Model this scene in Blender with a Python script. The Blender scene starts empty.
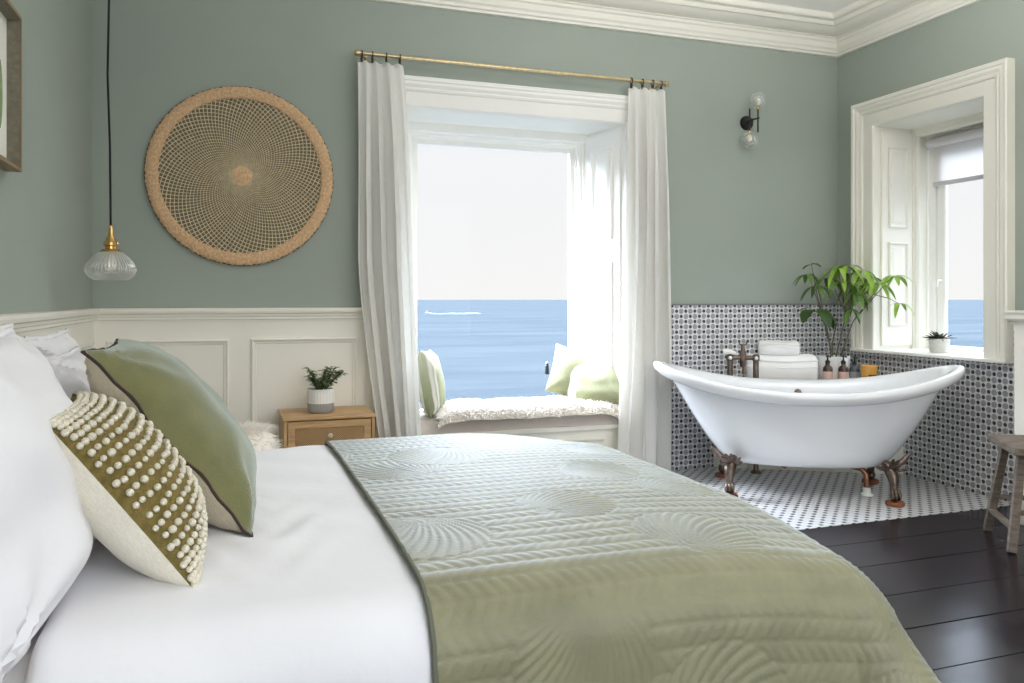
import bpy, math, random
import numpy as np
from mathutils import Vector, Matrix, noise

random.seed(7)
C = bpy.context.scene.collection
PI = math.pi
XL, XR, YB, YR, ZC = -0.691, 4.174, 4.75, -2.2, 3.09      # room: left, right, back, rear, ceiling
H = 1.147                                                   # eye height
ORIG = {}

# ---------------------------------------------------------------- helpers
def lin(c):
    c = c / 255.0
    return c / 12.92 if c <= 0.04045 else ((c + 0.055) / 1.055) ** 2.4

def rgb(r, g, b):
    return (lin(r), lin(g), lin(b), 1.0)

def tag(o, label=None, cat=None, group=None, kind=None):
    if label: o['label'] = label
    if cat: o['category'] = cat
    if group: o['group'] = group
    if kind: o['kind'] = kind
    return o

def thing(name, label, cat, loc=(0, 0, 0), group=None, kind=None):
    o = bpy.data.objects.new(name, None)
    o.empty_display_size = 0.1
    o.location = loc
    C.objects.link(o)
    ORIG[o.name] = Vector(loc)
    return tag(o, label, cat, group, kind)

def copy_tree(o, parent=None):
    c = o.copy(); C.objects.link(c)
    if parent is not None: c.parent = parent
    for ch in list(o.children): copy_tree(ch, c)
    return c

class MB:
    def __init__(s): s.v = []; s.f = []; s.m = []
    def add(s, verts, faces, mat=0):
        n = len(s.v); s.v.extend(verts)
        for f in faces:
            s.f.append(tuple(i + n for i in f)); s.m.append(mat)
        return s
    def box(s, c, d, mat=0, rot=None):
        x, y, z = d[0] / 2, d[1] / 2, d[2] / 2
        p = [Vector(q) for q in ((-x, -y, -z), (x, -y, -z), (x, y, -z), (-x, y, -z), (-x, -y, z), (x, -y, z), (x, y, z), (-x, y, z))]
        if rot is not None: p = [rot @ q for q in p]
        cc = Vector(c)
        return s.add([q + cc for q in p], [(3, 2, 1, 0), (4, 5, 6, 7), (0, 1, 5, 4), (1, 2, 6, 5), (2, 3, 7, 6), (3, 0, 4, 7)], mat)
    def span(s, a, b, mat=0):
        return s.box([(a[i] + b[i]) / 2 for i in range(3)], [abs(b[i] - a[i]) for i in range(3)], mat)
    def tube(s, path, r, seg=8, mat=0, closed=False, flat=1.0):
        P = [Vector(p) for p in path]; n = len(P)
        R = r if isinstance(r, (list, tuple)) else [r] * n
        vs = []; up = None
        for i in range(n):
            if closed: t = P[(i + 1) % n] - P[i - 1]
            else: t = P[min(i + 1, n - 1)] - P[max(i - 1, 0)]
            if t.length < 1e-9: t = Vector((0, 0, 1))
            t.normalize()
            if up is None:
                up = Vector((0, 0, 1)) if abs(t.z) < 0.9 else Vector((1, 0, 0))
            u = up - t * up.dot(t)
            if u.length < 1e-6: u = t.orthogonal()
            u.normalize(); w = t.cross(u); up = u
            for k in range(seg):
                a = 2 * PI * k / seg
                vs.append(P[i] + (u * math.cos(a) * flat + w * math.sin(a)) * R[i])
        fs = []
        for i in range(n if closed else n - 1):
            j = (i + 1) % n
            for k in range(seg):
                l = (k + 1) % seg
                fs.append((i * seg + k, i * seg + l, j * seg + l, j * seg + k))
        if not closed:
            fs.append(tuple(range(seg - 1, -1, -1)))
            fs.append(tuple((n - 1) * seg + k for k in range(seg)))
        return s.add(vs, fs, mat)
    def lathe(s, prof, c=(0, 0, 0), seg=32, mat=0, rot=None, rmod=None, mats=None):
        cc = Vector(c); vs = []
        for (r, z) in prof:
            for k in range(seg):
                a = 2 * PI * k / seg
                rr = r * (rmod(a, z) if rmod else 1)
                q = Vector((rr * math.cos(a), rr * math.sin(a), z))
                if rot is not None: q = rot @ q
                vs.append(q + cc)
        n0 = len(s.f)
        for i in range(len(prof) - 1):
            fs = []
        fs = []; ms = []
        for i in range(len(prof) - 1):
            for k in range(seg):
                l = (k + 1) % seg
                fs.append((i * seg + k, i * seg + l, (i + 1) * seg + l, (i + 1) * seg + k))
                ms.append(mats(prof[i][1]) if mats else mat)
        n = len(s.v); s.v.extend(vs)
        for f, m in zip(fs, ms):
            s.f.append(tuple(i + n for i in f)); s.m.append(m)
        if prof[0][0] > 1e-5: s.f.append(tuple(n + k for k in range(seg - 1, -1, -1))); s.m.append(mats(prof[0][1]) if mats else mat)
        if prof[-1][0] > 1e-5: s.f.append(tuple(n + (len(prof) - 1) * seg + k for k in range(seg))); s.m.append(mats(prof[-1][1]) if mats else mat)
        return s
    def ball(s, c, r, seg=16, rings=10, mat=0, sc=(1, 1, 1), rot=None):
        prof = [(math.sin(PI * i / rings), -math.cos(PI * i / rings)) for i in range(rings + 1)]
        vs = []; cc = Vector(c)
        for (q, z) in prof:
            for k in range(seg):
                a = 2 * PI * k / seg
                p = Vector((q * math.cos(a) * r * sc[0], q * math.sin(a) * r * sc[1], z * r * sc[2]))
                if rot is not None: p = rot @ p
                vs.append(p + cc)
        fs = [(i * seg + k, i * seg + (k + 1) % seg, (i + 1) * seg + (k + 1) % seg, (i + 1) * seg + k) for i in range(rings) for k in range(seg)]
        return s.add(vs, fs, mat)
    def grid(s, pts, nu, nv, mat=0, cu=False, cv=False):
        fs = []
        for i in range(nu if cu else nu - 1):
            for j in range(nv if cv else nv - 1):
                a, b = (i + 1) % nu, (j + 1) % nv
                fs.append((i * nv + j, a * nv + j, a * nv + b, i * nv + b))
        return s.add(pts, fs, mat)
    def prism(s, poly, vec, mat=0):
        n = len(poly); v = Vector(vec)
        P = [Vector(p) for p in poly]
        return s.add(P + [p + v for p in P], [tuple(range(n - 1, -1, -1)), tuple(range(n, 2 * n))] + [(i, (i + 1) % n, (i + 1) % n + n, i + n) for i in range(n)], mat)
    def bar(s, a, b, w, d, mat=0, up=(0, 0, 1)):
        """square bar from a to b, w wide and d deep"""
        a = Vector(a); b = Vector(b); t = (b - a).normalized()
        u = Vector(up); u = (u - t * u.dot(t)).normalized(); x = t.cross(u)
        rot = Matrix((x, u, t)).transposed()
        return s.box((a + b) / 2, (w, d, (b - a).length), mat, rot)
    def build(s, name, mats, parent=None, loc=None, bevel=0, smooth=True, angle=38, subsurf=0, solid=0):
        me = bpy.data.meshes.new(name)
        if parent is not None: off = ORIG[parent.name]
        else: off = Vector(loc) if loc is not None else Vector((0, 0, 0))
        me.from_pydata([tuple(Vector(v) - off) for v in s.v], [], s.f)
        mats = mats if isinstance(mats, (list, tuple)) else [mats]
        for m in mats: me.materials.append(m)
        if len(mats) > 1: me.polygons.foreach_set('material_index', s.m)
        me.validate(); me.update()
        import bmesh
        bm = bmesh.new(); bm.from_mesh(me)
        bmesh.ops.remove_doubles(bm, verts=bm.verts, dist=1e-6)
        bmesh.ops.recalc_face_normals(bm, faces=bm.faces)
        bm.to_mesh(me); bm.free()
        if smooth:
            me.shade_smooth(); me.set_sharp_from_angle(angle=math.radians(angle))
        o = bpy.data.objects.new(name, me); C.objects.link(o)
        if parent is not None: o.parent = parent
        else: o.location = off
        ORIG[o.name] = off.copy()
        if solid:
            md = o.modifiers.new('solid', 'SOLIDIFY'); md.thickness = solid; md.offset = 0
        if bevel:
            md = o.modifiers.new('bevel', 'BEVEL'); md.width = bevel; md.segments = 2; md.limit_method = 'ANGLE'; md.angle_limit = math.radians(40)
        if subsurf:
            md = o.modifiers.new('sub', 'SUBSURF'); md.levels = subsurf; md.render_levels = subsurf
        return o

def structure(o): o['kind'] = 'structure'; return o

def sweep_frame(mb, prof, x0, x1, z0, z1, fn, closed=False, mat=0):
    """moulding around an opening; prof = (outward offset, projection); fn maps (u, v, p) to a point"""
    pts = []
    for (w, p) in prof:
        if closed: loop = [(x0 - w, z0 - w), (x0 - w, z1 + w), (x1 + w, z1 + w), (x1 + w, z0 - w)]
        else: loop = [(x0 - w, z0), (x0 - w, z1 + w), (x1 + w, z1 + w), (x1 + w, z0)]
        pts += [fn(u, v, p) for u, v in loop]
    mb.grid(pts, len(prof), 4, mat, cv=closed)

def rot_z(a): return Matrix.Rotation(a, 3, 'Z')

# ---------------------------------------------------------------- materials
def nt(name):
    m = bpy.data.materials.new(name); m.use_nodes = True
    t = m.node_tree; t.nodes.clear()
    out = t.nodes.new('ShaderNodeOutputMaterial')
    return m, t, out

def N(t, kind, **kw):
    n = t.nodes.new(kind)
    for k, v in kw.items(): setattr(n, k, v)
    return n

def mathn(t, op, a, b=None, c=None):
    n = t.nodes.new('ShaderNodeMath'); n.operation = op
    for i, x in enumerate((a, b, c)):
        if x is None: continue
        if isinstance(x, (int, float)): n.inputs[i].default_value = x
        else: t.links.new(x, n.inputs[i])
    return n.outputs[0]

def mixc(t, fac, a, b):
    n = t.nodes.new('ShaderNodeMix'); n.data_type = 'RGBA'
    for s, x in ((n.inputs['Factor'], fac), (n.inputs['A'], a), (n.inputs['B'], b)):
        if isinstance(x, (int, float)): s.default_value = x
        elif isinstance(x, tuple): s.default_value = x
        else: t.links.new(x, s)
    # mix node exposes several A/B sockets; the colour ones are addressed explicitly
    return n

def colmix(t, fac, a, b):
    n = t.nodes.new('ShaderNodeMix'); n.data_type = 'RGBA'
    def put(i, x):
        if isinstance(x, (int, float)): n.inputs[i].default_value = x
        elif isinstance(x, tuple): n.inputs[i].default_value = x
        else: t.links.new(x, n.inputs[i])
    put(0, fac); put(6, a); put(7, b)
    return n.outputs[2]

def noise_tex(t, scale, detail=3, vec=None, rough=0.5, stretch=None):
    tc = t.nodes.new('ShaderNodeTexCoord')
    v = vec or tc.outputs['Object']
    if stretch:
        mp = t.nodes.new('ShaderNodeMapping'); mp.inputs['Scale'].default_value = stretch
        t.links.new(v, mp.inputs['Vector']); v = mp.outputs[0]
    n = t.nodes.new('ShaderNodeTexNoise'); n.inputs['Scale'].default_value = scale
    n.inputs['Detail'].default_value = detail; n.inputs['Roughness'].default_value = rough
    t.links.new(v, n.inputs['Vector'])
    return n.outputs['Fac']

def ramp(t, fac, a, b):
    n = t.nodes.new('ShaderNodeMapRange'); n.inputs['From Min'].default_value = a; n.inputs['From Max'].default_value = b
    t.links.new(fac, n.inputs['Value']); return n.outputs[0]

def mat(name, col, rough=0.6, metal=0.0, var=0.0, vscale=8, bump=0.0, bscale=40, sheen=0.0, coat=0.0, stretch=None, spec=0.5, sheen_tint=None, sheen_rough=0.5, col2=None, bdist=0.01):
    m, t, out = nt(name)
    p = t.nodes.new('ShaderNodeBsdfPrincipled'); t.links.new(p.outputs[0], out.inputs[0])
    p.inputs['Roughness'].default_value = rough; p.inputs['Metallic'].default_value = metal
    p.inputs['Specular IOR Level'].default_value = spec
    p.inputs['Sheen Weight'].default_value = sheen; p.inputs['Sheen Roughness'].default_value = sheen_rough
    if sheen_tint: p.inputs['Sheen Tint'].default_value = sheen_tint
    p.inputs['Coat Weight'].default_value = coat; p.inputs['Coat Roughness'].default_value = 0.1
    c = rgb(*col)
    if var or col2:
        f = ramp(t, noise_tex(t, vscale, 4, stretch=stretch), 0.3, 0.7)
        if col2: a, b = c, rgb(*col2)
        else:
            a = tuple(x * (1 - var) for x in c[:3]) + (1,); b = tuple(min(1, x * (1 + var)) for x in c[:3]) + (1,)
        t.links.new(colmix(t, f, a, b), p.inputs['Base Color'])
    else: p.inputs['Base Color'].default_value = c
    if bump:
        b = t.nodes.new('ShaderNodeBump'); b.inputs['Strength'].default_value = bump; b.inputs['Distance'].default_value = bdist
        t.links.new(noise_tex(t, bscale, 4, stretch=stretch), b.inputs['Height']); t.links.new(b.outputs[0], p.inputs['Normal'])
    return m

def weave_mat(name, col, col2, scale=500, rough=0.9, bump=0.25, sheen=0.2, trans=0.0):
    """woven cloth: fine crossed threads"""
    m, t, out = nt(name)
    p = t.nodes.new('ShaderNodeBsdfPrincipled')
    p.inputs['Roughness'].default_value = rough; p.inputs['Sheen Weight'].default_value = sheen
    p.inputs['Specular IOR Level'].default_value = 0.15
    n1 = noise_tex(t, 60, 3, stretch=(1, 1, 8)); n2 = noise_tex(t, 60, 3, stretch=(8, 8, 1))
    f = ramp(t, mathn(t, 'ADD', n1, n2), 0.75, 1.25)
    t.links.new(colmix(t, f, rgb(*col), rgb(*col2)), p.inputs['Base Color'])
    b = t.nodes.new('ShaderNodeBump'); b.inputs['Strength'].default_value = bump; b.inputs['Distance'].default_value = 0.004
    t.links.new(f, b.inputs['Height']); t.links.new(b.outputs[0], p.inputs['Normal'])
    if trans:
        tr = t.nodes.new('ShaderNodeBsdfTranslucent'); tr.inputs[0].default_value = rgb(*col)
        mx = t.nodes.new('ShaderNodeMixShader'); mx.inputs[0].default_value = trans
        t.links.new(p.outputs[0], mx.inputs[1]); t.links.new(tr.outputs[0], mx.inputs[2]); t.links.new(mx.outputs[0], out.inputs[0])
    else: t.links.new(p.outputs[0], out.inputs[0])
    return m

def glass_mat(name, tint=(1, 1, 1), gloss=0.06, rough=0.0, body=0.0, fres=0.25):
    """thin clear glass: see-through with a mirror film, optionally a little milky"""
    m, t, out = nt(name)
    tr = t.nodes.new('ShaderNodeBsdfTransparent'); tr.inputs[0].default_value = (*tint, 1)
    gl = t.nodes.new('ShaderNodeBsdfGlossy'); gl.inputs['Roughness'].default_value = rough
    lw = t.nodes.new('ShaderNodeLayerWeight'); lw.inputs['Blend'].default_value = 0.35
    f = mathn(t, 'MULTIPLY_ADD', lw.outputs['Facing'], 0.5 if body else fres, gloss)
    mx = t.nodes.new('ShaderNodeMixShader'); t.links.new(f, mx.inputs[0])
    t.links.new(tr.outputs[0], mx.inputs[1]); t.links.new(gl.outputs[0], mx.inputs[2])
    last = mx.outputs[0]
    if body:
        df = t.nodes.new('ShaderNodeBsdfTranslucent'); df.inputs[0].default_value = (.95, .95, .95, 1)
        d2 = t.nodes.new('ShaderNodeBsdfDiffuse'); d2.inputs[0].default_value = (.95, .95, .95, 1)
        a = t.nodes.new('ShaderNodeMixShader'); a.inputs[0].default_value = 0.5
        t.links.new(df.outputs[0], a.inputs[1]); t.links.new(d2.outputs[0], a.inputs[2])
        m2 = t.nodes.new('ShaderNodeMixShader')
        t.links.new(mathn(t, 'MULTIPLY_ADD', lw.outputs['Facing'], body, body * 0.5), m2.inputs[0])
        t.links.new(last, m2.inputs[1]); t.links.new(a.outputs[0], m2.inputs[2]); last = m2.outputs[0]
    t.links.new(last, out.inputs[0])
    return m

def lattice_dist(t, u, v, ou, ov):
    """distance to the nearest point of the square lattice shifted by (ou, ov); u, v in periods"""
    du = mathn(t, 'SUBTRACT', mathn(t, 'FRACT', mathn(t, 'ADD', u, 0.5 - ou)), 0.5)
    dv = mathn(t, 'SUBTRACT', mathn(t, 'FRACT', mathn(t, 'ADD', v, 0.5 - ov)), 0.5)
    return du, dv

def wall_tile_mat(name, axis):
    m, t, out = nt(name)
    p = t.nodes.new('ShaderNodeBsdfPrincipled'); t.links.new(p.outputs[0], out.inputs[0])
    p.inputs['Roughness'].default_value = 0.35; p.inputs['Specular IOR Level'].default_value = 0.35
    tc = t.nodes.new('ShaderNodeTexCoord'); sp = t.nodes.new('ShaderNodeSeparateXYZ'); t.links.new(tc.outputs['Object'], sp.inputs[0])
    P = 0.0705
    u = mathn(t, 'DIVIDE', mathn(t, 'ADD', sp.outputs[axis], 10.0), P); v = mathn(t, 'DIVIDE', mathn(t, 'ADD', sp.outputs[2], 10.0), P)
    def rad(ou, ov):
        a, b = lattice_dist(t, u, v, ou, ov)
        return mathn(t, 'SQRT', mathn(t, 'ADD', mathn(t, 'MULTIPLY', a, a), mathn(t, 'MULTIPLY', b, b)))
    dots = mathn(t, 'MINIMUM', rad(0, 0), rad(.5, .5)); circ = mathn(t, 'MINIMUM', rad(.5, 0), rad(0, .5))
    nz = noise_tex(t, 30, 2)
    grey = colmix(t, nz, rgb(134, 134, 138), rgb(182, 182, 187))
    white = colmix(t, nz, rgb(214, 214, 216), rgb(238, 238, 240))
    c1 = colmix(t, mathn(t, 'LESS_THAN', circ, 0.25), white, grey)
    ring = mathn(t, 'LESS_THAN', mathn(t, 'ABSOLUTE', mathn(t, 'SUBTRACT', circ, 0.28)), 0.02)
    c2 = colmix(t, mathn(t, 'LESS_THAN', dots, 0.168), c1, colmix(t, nz, rgb(46, 46, 52), rgb(84, 84, 90)))
    t.links.new(c2, p.inputs['Base Color'])
    b = t.nodes.new('ShaderNodeBump'); b.inputs['Strength'].default_value = 0.25; b.inputs['Distance'].default_value = 0.002
    t.links.new(mathn(t, 'SUBTRACT', 1.0, ring), b.inputs['Height']); t.links.new(b.outputs[0], p.inputs['Normal'])
    return m

def floor_tile_mat(name):
    m, t, out = nt(name)
    p = t.nodes.new('ShaderNodeBsdfPrincipled'); t.links.new(p.outputs[0], out.inputs[0])
    p.inputs['Roughness'].default_value = 0.35
    tc = t.nodes.new('ShaderNodeTexCoord'); sp = t.nodes.new('ShaderNodeSeparateXYZ'); t.links.new(tc.outputs['Object'], sp.inputs[0])
    P = 0.0725
    u = mathn(t, 'DIVIDE', mathn(t, 'ADD', sp.outputs[0], 10.0), P); v = mathn(t, 'DIVIDE', mathn(t, 'ADD', sp.outputs[1], 10.0), P)
    def dd(ou, ov):
        a, b = lattice_dist(t, u, v, ou, ov)
        return mathn(t, 'SQRT', mathn(t, 'ADD', mathn(t, 'MULTIPLY', a, a), mathn(t, 'MULTIPLY', b, b)))
    d = mathn(t, 'MINIMUM', dd(0, 0), dd(.5, .5)); e = mathn(t, 'MINIMUM', dd(.5, 0), dd(0, .5))
    nz = noise_tex(t, 25, 2)
    base = colmix(t, nz, rgb(194, 194, 196), rgb(218, 218, 220))
    base = colmix(t, mathn(t, 'GREATER_THAN', e, 0.33), base, rgb(180, 180, 182))
    c = colmix(t, mathn(t, 'LESS_THAN', d, 0.17), base, rgb(26, 26, 30))
    t.links.new(c, p.inputs['Base Color'])
    return m

def board_mat(name):
    m, t, out = nt(name)
    p = t.nodes.new('ShaderNodeBsdfPrincipled'); t.links.new(p.outputs[0], out.inputs[0])
    n = noise_tex(t, 3.5, 6, stretch=(0.6, 7, 7), rough=0.6); n2 = noise_tex(t, 1.7, 4)
    f = ramp(t, n, 0.35, 0.7)
    c = colmix(t, f, rgb(15, 11, 14), rgb(38, 29, 33))
    t.links.new(c, p.inputs['Base Color'])
    t.links.new(mathn(t, 'MULTIPLY_ADD', n2, 0.2, 0.10), p.inputs['Roughness'])
    p.inputs['Specular IOR Level'].default_value = 0.24
    b = t.nodes.new('ShaderNodeBump'); b.inputs['Strength'].default_value = 0.15; b.inputs['Distance'].default_value = 0.004
    t.links.new(noise_tex(t, 5, 5, stretch=(0.5, 3, 3)), b.inputs['Height']); t.links.new(b.outputs[0], p.inputs['Normal'])
    return m

def wood_mat(name, a, b, along=(1, 12, 12), rough=0.5, scale=4):
    m, t, out = nt(name)
    p = t.nodes.new('ShaderNodeBsdfPrincipled'); t.links.new(p.outputs[0], out.inputs[0])
    p.inputs['Roughness'].default_value = rough; p.inputs['Specular IOR Level'].default_value = 0.3
    f = ramp(t, noise_tex(t, scale, 6, stretch=along, rough=0.65), 0.3, 0.7)
    t.links.new(colmix(t, f, rgb(*a), rgb(*b)), p.inputs['Base Color'])
    bm = t.nodes.new('ShaderNodeBump'); bm.inputs['Strength'].default_value = 0.2; bm.inputs['Distance'].default_value = 0.004
    t.links.new(f, bm.inputs['Height']); t.links.new(bm.outputs[0], p.inputs['Normal'])
    return m

M = {}
M['wall'] = mat('sage_paint', (159, 167, 158), rough=0.7, var=0.03, vscale=1.5, bump=0.05, bscale=120, spec=0.25)
M['ceiling'] = mat('ceiling_paint', (240, 238, 234), rough=0.9, var=0.02, vscale=2)
M['cream'] = mat('cream_gloss_paint', (234, 231, 221), rough=0.4, var=0.015, vscale=3, spec=0.35)
M['panel'] = mat('cream_panel_paint', (241, 238, 229), rough=0.45, var=0.015, vscale=3, spec=0.35)
M['winwhite'] = mat('white_window_paint', (248, 247, 243), rough=0.4, var=0.01, spec=0.35)
M['walltile_x'] = wall_tile_mat('mosaic_wall_tile_back', 0)
M['walltile_y'] = wall_tile_mat('mosaic_wall_tile_side', 1)
M['floortile'] = floor_tile_mat('mosaic_floor_tile')
M['boards'] = board_mat('dark_stained_boards')
M['gap'] = mat('board_gap', (8, 7, 8), rough=0.9)
M['glass'] = glass_mat('window_glass', gloss=0.002, fres=0.0)
M['linen'] = weave_mat('white_linen', (248, 247, 244), (254, 253, 251), trans=0.45, bump=0.05)
M['brass'] = mat('aged_brass', (206, 186, 146), rough=0.32, metal=1, var=0.15, vscale=40)
M['gold'] = mat('polished_brass', (214, 176, 112), rough=0.25, metal=1, var=0.1, vscale=60)
M['darkbrass'] = mat('dark_bronze', (72, 54, 44), rough=0.45, metal=0.6, var=0.2, vscale=60)
M['bronze'] = mat('antique_bronze', (112, 98, 90), rough=0.34, metal=0.9, var=0.35, vscale=35, bump=0.3, bscale=60)
M['copper'] = mat('copper_pipe', (150, 106, 84), rough=0.3, metal=1, var=0.15, vscale=30)
M['enamel'] = mat('white_enamel', (236, 238, 242), rough=0.12, spec=0.6, coat=0.6)
M['porcelain'] = mat('white_porcelain', (240, 240, 236), rough=0.15, spec=0.6)
M['cotton'] = mat('white_cotton', (233, 232, 235), rough=0.85, var=0.012, vscale=6, bump=0.12, bscale=18, sheen=0.15, spec=0.1, bdist=0.02)
M['sheet'] = mat('white_sheet', (230, 229, 232), rough=0.85, bump=0.1, bscale=12, spec=0.1, bdist=0.02)
M['towel'] = mat('white_terry', (252, 252, 252), rough=0.95, bump=0.25, bscale=220, sheen=0.3, spec=0.05)
M['velvet'] = mat('sage_velvet', (132, 129, 100), rough=0.55, var=0.12, vscale=9, bump=0.12, bscale=160, sheen=0.8, sheen_tint=(0.80, 0.89, 1.0, 1), sheen_rough=0.36, spec=0.5)
M['hem'] = mat('dark_sage_binding', (104, 106, 92), rough=0.9)
M['greenlinen'] = mat('olive_green_linen', (118, 117, 80), rough=0.8, var=0.12, vscale=14, bump=0.3, bscale=260, sheen=0.8, sheen_tint=(0.85, 0.95, 0.97, 1), sheen_rough=0.4, spec=0.15)
M['beigelinen'] = weave_mat('natural_linen', (186, 176, 154), (206, 197, 176), bump=0.3)
M['piping'] = mat('dark_brown_piping', (62, 48, 44), rough=0.9)
M['olive'] = mat('olive_cotton', (120, 104, 54), rough=0.95, var=0.25, vscale=60, bump=0.5, bscale=200)
M['bobble'] = mat('cream_wool_bobbles', (232, 225, 206), rough=0.95, var=0.05, vscale=90, bump=0.5, bscale=300)
M['cream_cloth'] = weave_mat('cream_cotton', (226, 220, 204), (240, 235, 220), bump=0.2)
M['fur'] = mat('cream_sheepskin', (246, 239, 230), rough=1.0, var=0.1, vscale=12, sheen=0.4, spec=0.05)
M['mauve'] = mat('pale_seat_cloth', (206, 196, 188), rough=0.9, var=0.04, vscale=10, bump=0.2, bscale=150)
M['oak'] = wood_mat('light_oak', (186, 146, 102), (216, 180, 134))
M['oak_v'] = wood_mat('light_oak_upright', (182, 144, 102), (210, 174, 130), along=(12, 12, 1))
M['frame_wood'] = wood_mat('weathered_oak', (112, 94, 68), (158, 138, 106), along=(12, 1, 1))
M['stool'] = wood_mat('grey_weathered_elm', (84, 75, 67), (126, 114, 103), along=(2, 2, 8), rough=0.75, scale=7)
M['redwood'] = wood_mat('red_brown_block', (112, 66, 42), (146, 92, 60), rough=0.55)
M['seagrass'] = mat('seagrass_binding', (222, 184, 144), rough=0.9, var=0.2, vscale=70, bump=0.9, bscale=140)
M['strand'] = mat('seagrass_strand', (226, 209, 176), rough=0.85, var=0.15, vscale=40)
M['strand2'] = mat('brown_seagrass_strand', (126, 117, 96), rough=0.9, var=0.22, vscale=120, bump=.6, bscale=200)
M['black'] = mat('black_metal', (24, 24, 26), rough=0.4, spec=0.5)
M['cord'] = mat('black_fabric_cord', (26, 25, 26), rough=0.9)
M['lampglass'] = glass_mat('ribbed_glass', gloss=0.10, body=0.42)
M['globe'] = glass_mat('seeded_glass_globe', gloss=0.08, body=0.34)
M['bulb'] = mat('frosted_bulb', (240, 232, 214), rough=0.3)
M['soil'] = mat('soil', (52, 42, 34), rough=1, bump=0.8, bscale=90)
M['leaf'] = mat('green_leaf', (88, 120, 56), rough=0.42, var=0.25, vscale=12, spec=0.4)
M['leaf_bright'] = mat('bright_green_leaf', (138, 174, 66), rough=0.42, var=0.2, vscale=14, spec=0.4)
M['leaf_dark'] = mat('dark_green_leaf', (52, 78, 34), rough=0.5, var=0.25, vscale=12, spec=0.4)
M['jade'] = mat('dusty_green_leaf', (112, 134, 92), rough=0.55, var=0.25, vscale=40)
M['succulent'] = mat('grey_green_succulent', (72, 78, 66), rough=0.6, var=0.3, vscale=40)
M['stem'] = mat('brown_green_stem', (92, 88, 66), rough=0.7, var=0.2, vscale=40)
M['potwhite'] = mat('white_ceramic', (232, 232, 230), rough=0.45, var=0.03, vscale=20)
M['potgrey'] = mat('grey_glaze', (158, 158, 156), rough=0.5, var=0.05, vscale=20)
M['concrete'] = mat('pale_stone_pot', (214, 212, 206), rough=0.9, var=0.07, vscale=60, bump=0.3, bscale=120)
M['amber'] = mat('brown_glass_bottle', (66, 38, 26), rough=0.1, spec=0.6)
M['smoke'] = mat('grey_glass_bottle', (64, 74, 78), rough=0.1, spec=0.6)
M['label'] = mat('pink_paper_label', (212, 180, 168), rough=0.8)
M['label2'] = mat('grey_paper_label', (150, 156, 162), rough=0.8)
M['pump'] = mat('black_plastic', (20, 20, 22), rough=0.35)
M['candle'] = mat('amber_candle_glass', (222, 162, 74), rough=0.2, spec=0.5)
M['candlelabel'] = mat('dark_label', (74, 58, 44), rough=0.7)
M['blindcloth'] = weave_mat('blind_cloth', (244, 241, 238), (252, 250, 247), trans=0.75, bump=0.15)
M['blindgrey'] = mat('pale_grey_cassette', (206, 202, 206), rough=0.5)
M['paper'] = mat('art_paper', (236, 234, 226), rough=0.9)
M['artgreen'] = mat('green_watercolour', (134, 156, 104), rough=0.9, var=0.3, vscale=9)
M['artgrey'] = mat('grey_watercolour', (188, 196, 192), rough=0.9, var=0.1, vscale=9)
M['rattan'] = None

def rattan_mat():
    m, t, out = nt('woven_rattan')
    p = t.nodes.new('ShaderNodeBsdfPrincipled'); t.links.new(p.outputs[0], out.inputs[0]); p.inputs['Roughness'].default_value = 0.7
    tc = t.nodes.new('ShaderNodeTexCoord'); sp = t.nodes.new('ShaderNodeSeparateXYZ'); t.links.new(tc.outputs['Object'], sp.inputs[0])
    a = mathn(t, 'SINE', mathn(t, 'MULTIPLY', sp.outputs[0], 2 * PI / 0.011)); b = mathn(t, 'SINE', mathn(t, 'MULTIPLY', sp.outputs[2], 2 * PI / 0.011))
    f = ramp(t, mathn(t, 'MULTIPLY', a, b), -0.6, 0.6)
    n = noise_tex(t, 30, 3)
    c = colmix(t, f, rgb(166, 126, 82), colmix(t, n, rgb(204, 166, 118), rgb(218, 186, 140)))
    t.links.new(c, p.inputs['Base Color'])
    bm = t.nodes.new('ShaderNodeBump'); bm.inputs['Distance'].default_value = 0.003; t.links.new(f, bm.inputs['Height']); t.links.new(bm.outputs[0], p.inputs['Normal'])
    return m
M['rattan'] = rattan_mat()

def striped_cushion_mat():
    """pale linen cushion cloth woven with olive at one end and white and grey-green stripes"""
    m, t, out = nt('striped_ombre_linen')
    p = t.nodes.new('ShaderNodeBsdfPrincipled'); t.links.new(p.outputs[0], out.inputs[0]); p.inputs['Roughness'].default_value = 0.9
    tc = t.nodes.new('ShaderNodeTexCoord'); sp = t.nodes.new('ShaderNodeSeparateXYZ'); t.links.new(tc.outputs['Object'], sp.inputs[0])
    u = ramp(t, sp.outputs[0], -0.2, 0.2); v = ramp(t, sp.outputs[1], -0.2, 0.2)
    cr = t.nodes.new('ShaderNodeValToRGB'); e = cr.color_ramp
    e.elements[0].position = 0; e.elements[0].color = rgb(104, 110, 60)
    e.elements[1].position = 1; e.elements[1].color = rgb(182, 184, 156)
    for pos, col in ((.25, (120, 126, 78)), (.6, (154, 158, 122))):
        q = e.elements.new(pos); q.color = rgb(*col)
    t.links.new(v, cr.inputs[0])
    st = t.nodes.new('ShaderNodeValToRGB'); g = st.color_ramp; g.interpolation = 'CONSTANT'
    g.elements[0].position = 0; g.elements[0].color = (0, 0, 0, 1); g.elements[1].position = .97; g.elements[1].color = (0, 0, 0, 1)
    for pos, k in ((.80, 1), (.85, .3), (.88, 1), (.93, 0)):
        q = g.elements.new(pos); q.color = (k, k, k, 1)
    t.links.new(u, st.inputs[0])
    cr_out = colmix(t, st.outputs[0], cr.outputs[0], rgb(214, 213, 204))
    n = noise_tex(t, 50, 3, stretch=(1, 8, 1))
    t.links.new(colmix(t, mathn(t, 'MULTIPLY', n, 0.3), cr_out, rgb(236, 234, 222)), p.inputs['Base Color'])
    return m
M['striped'] = striped_cushion_mat()

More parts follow.
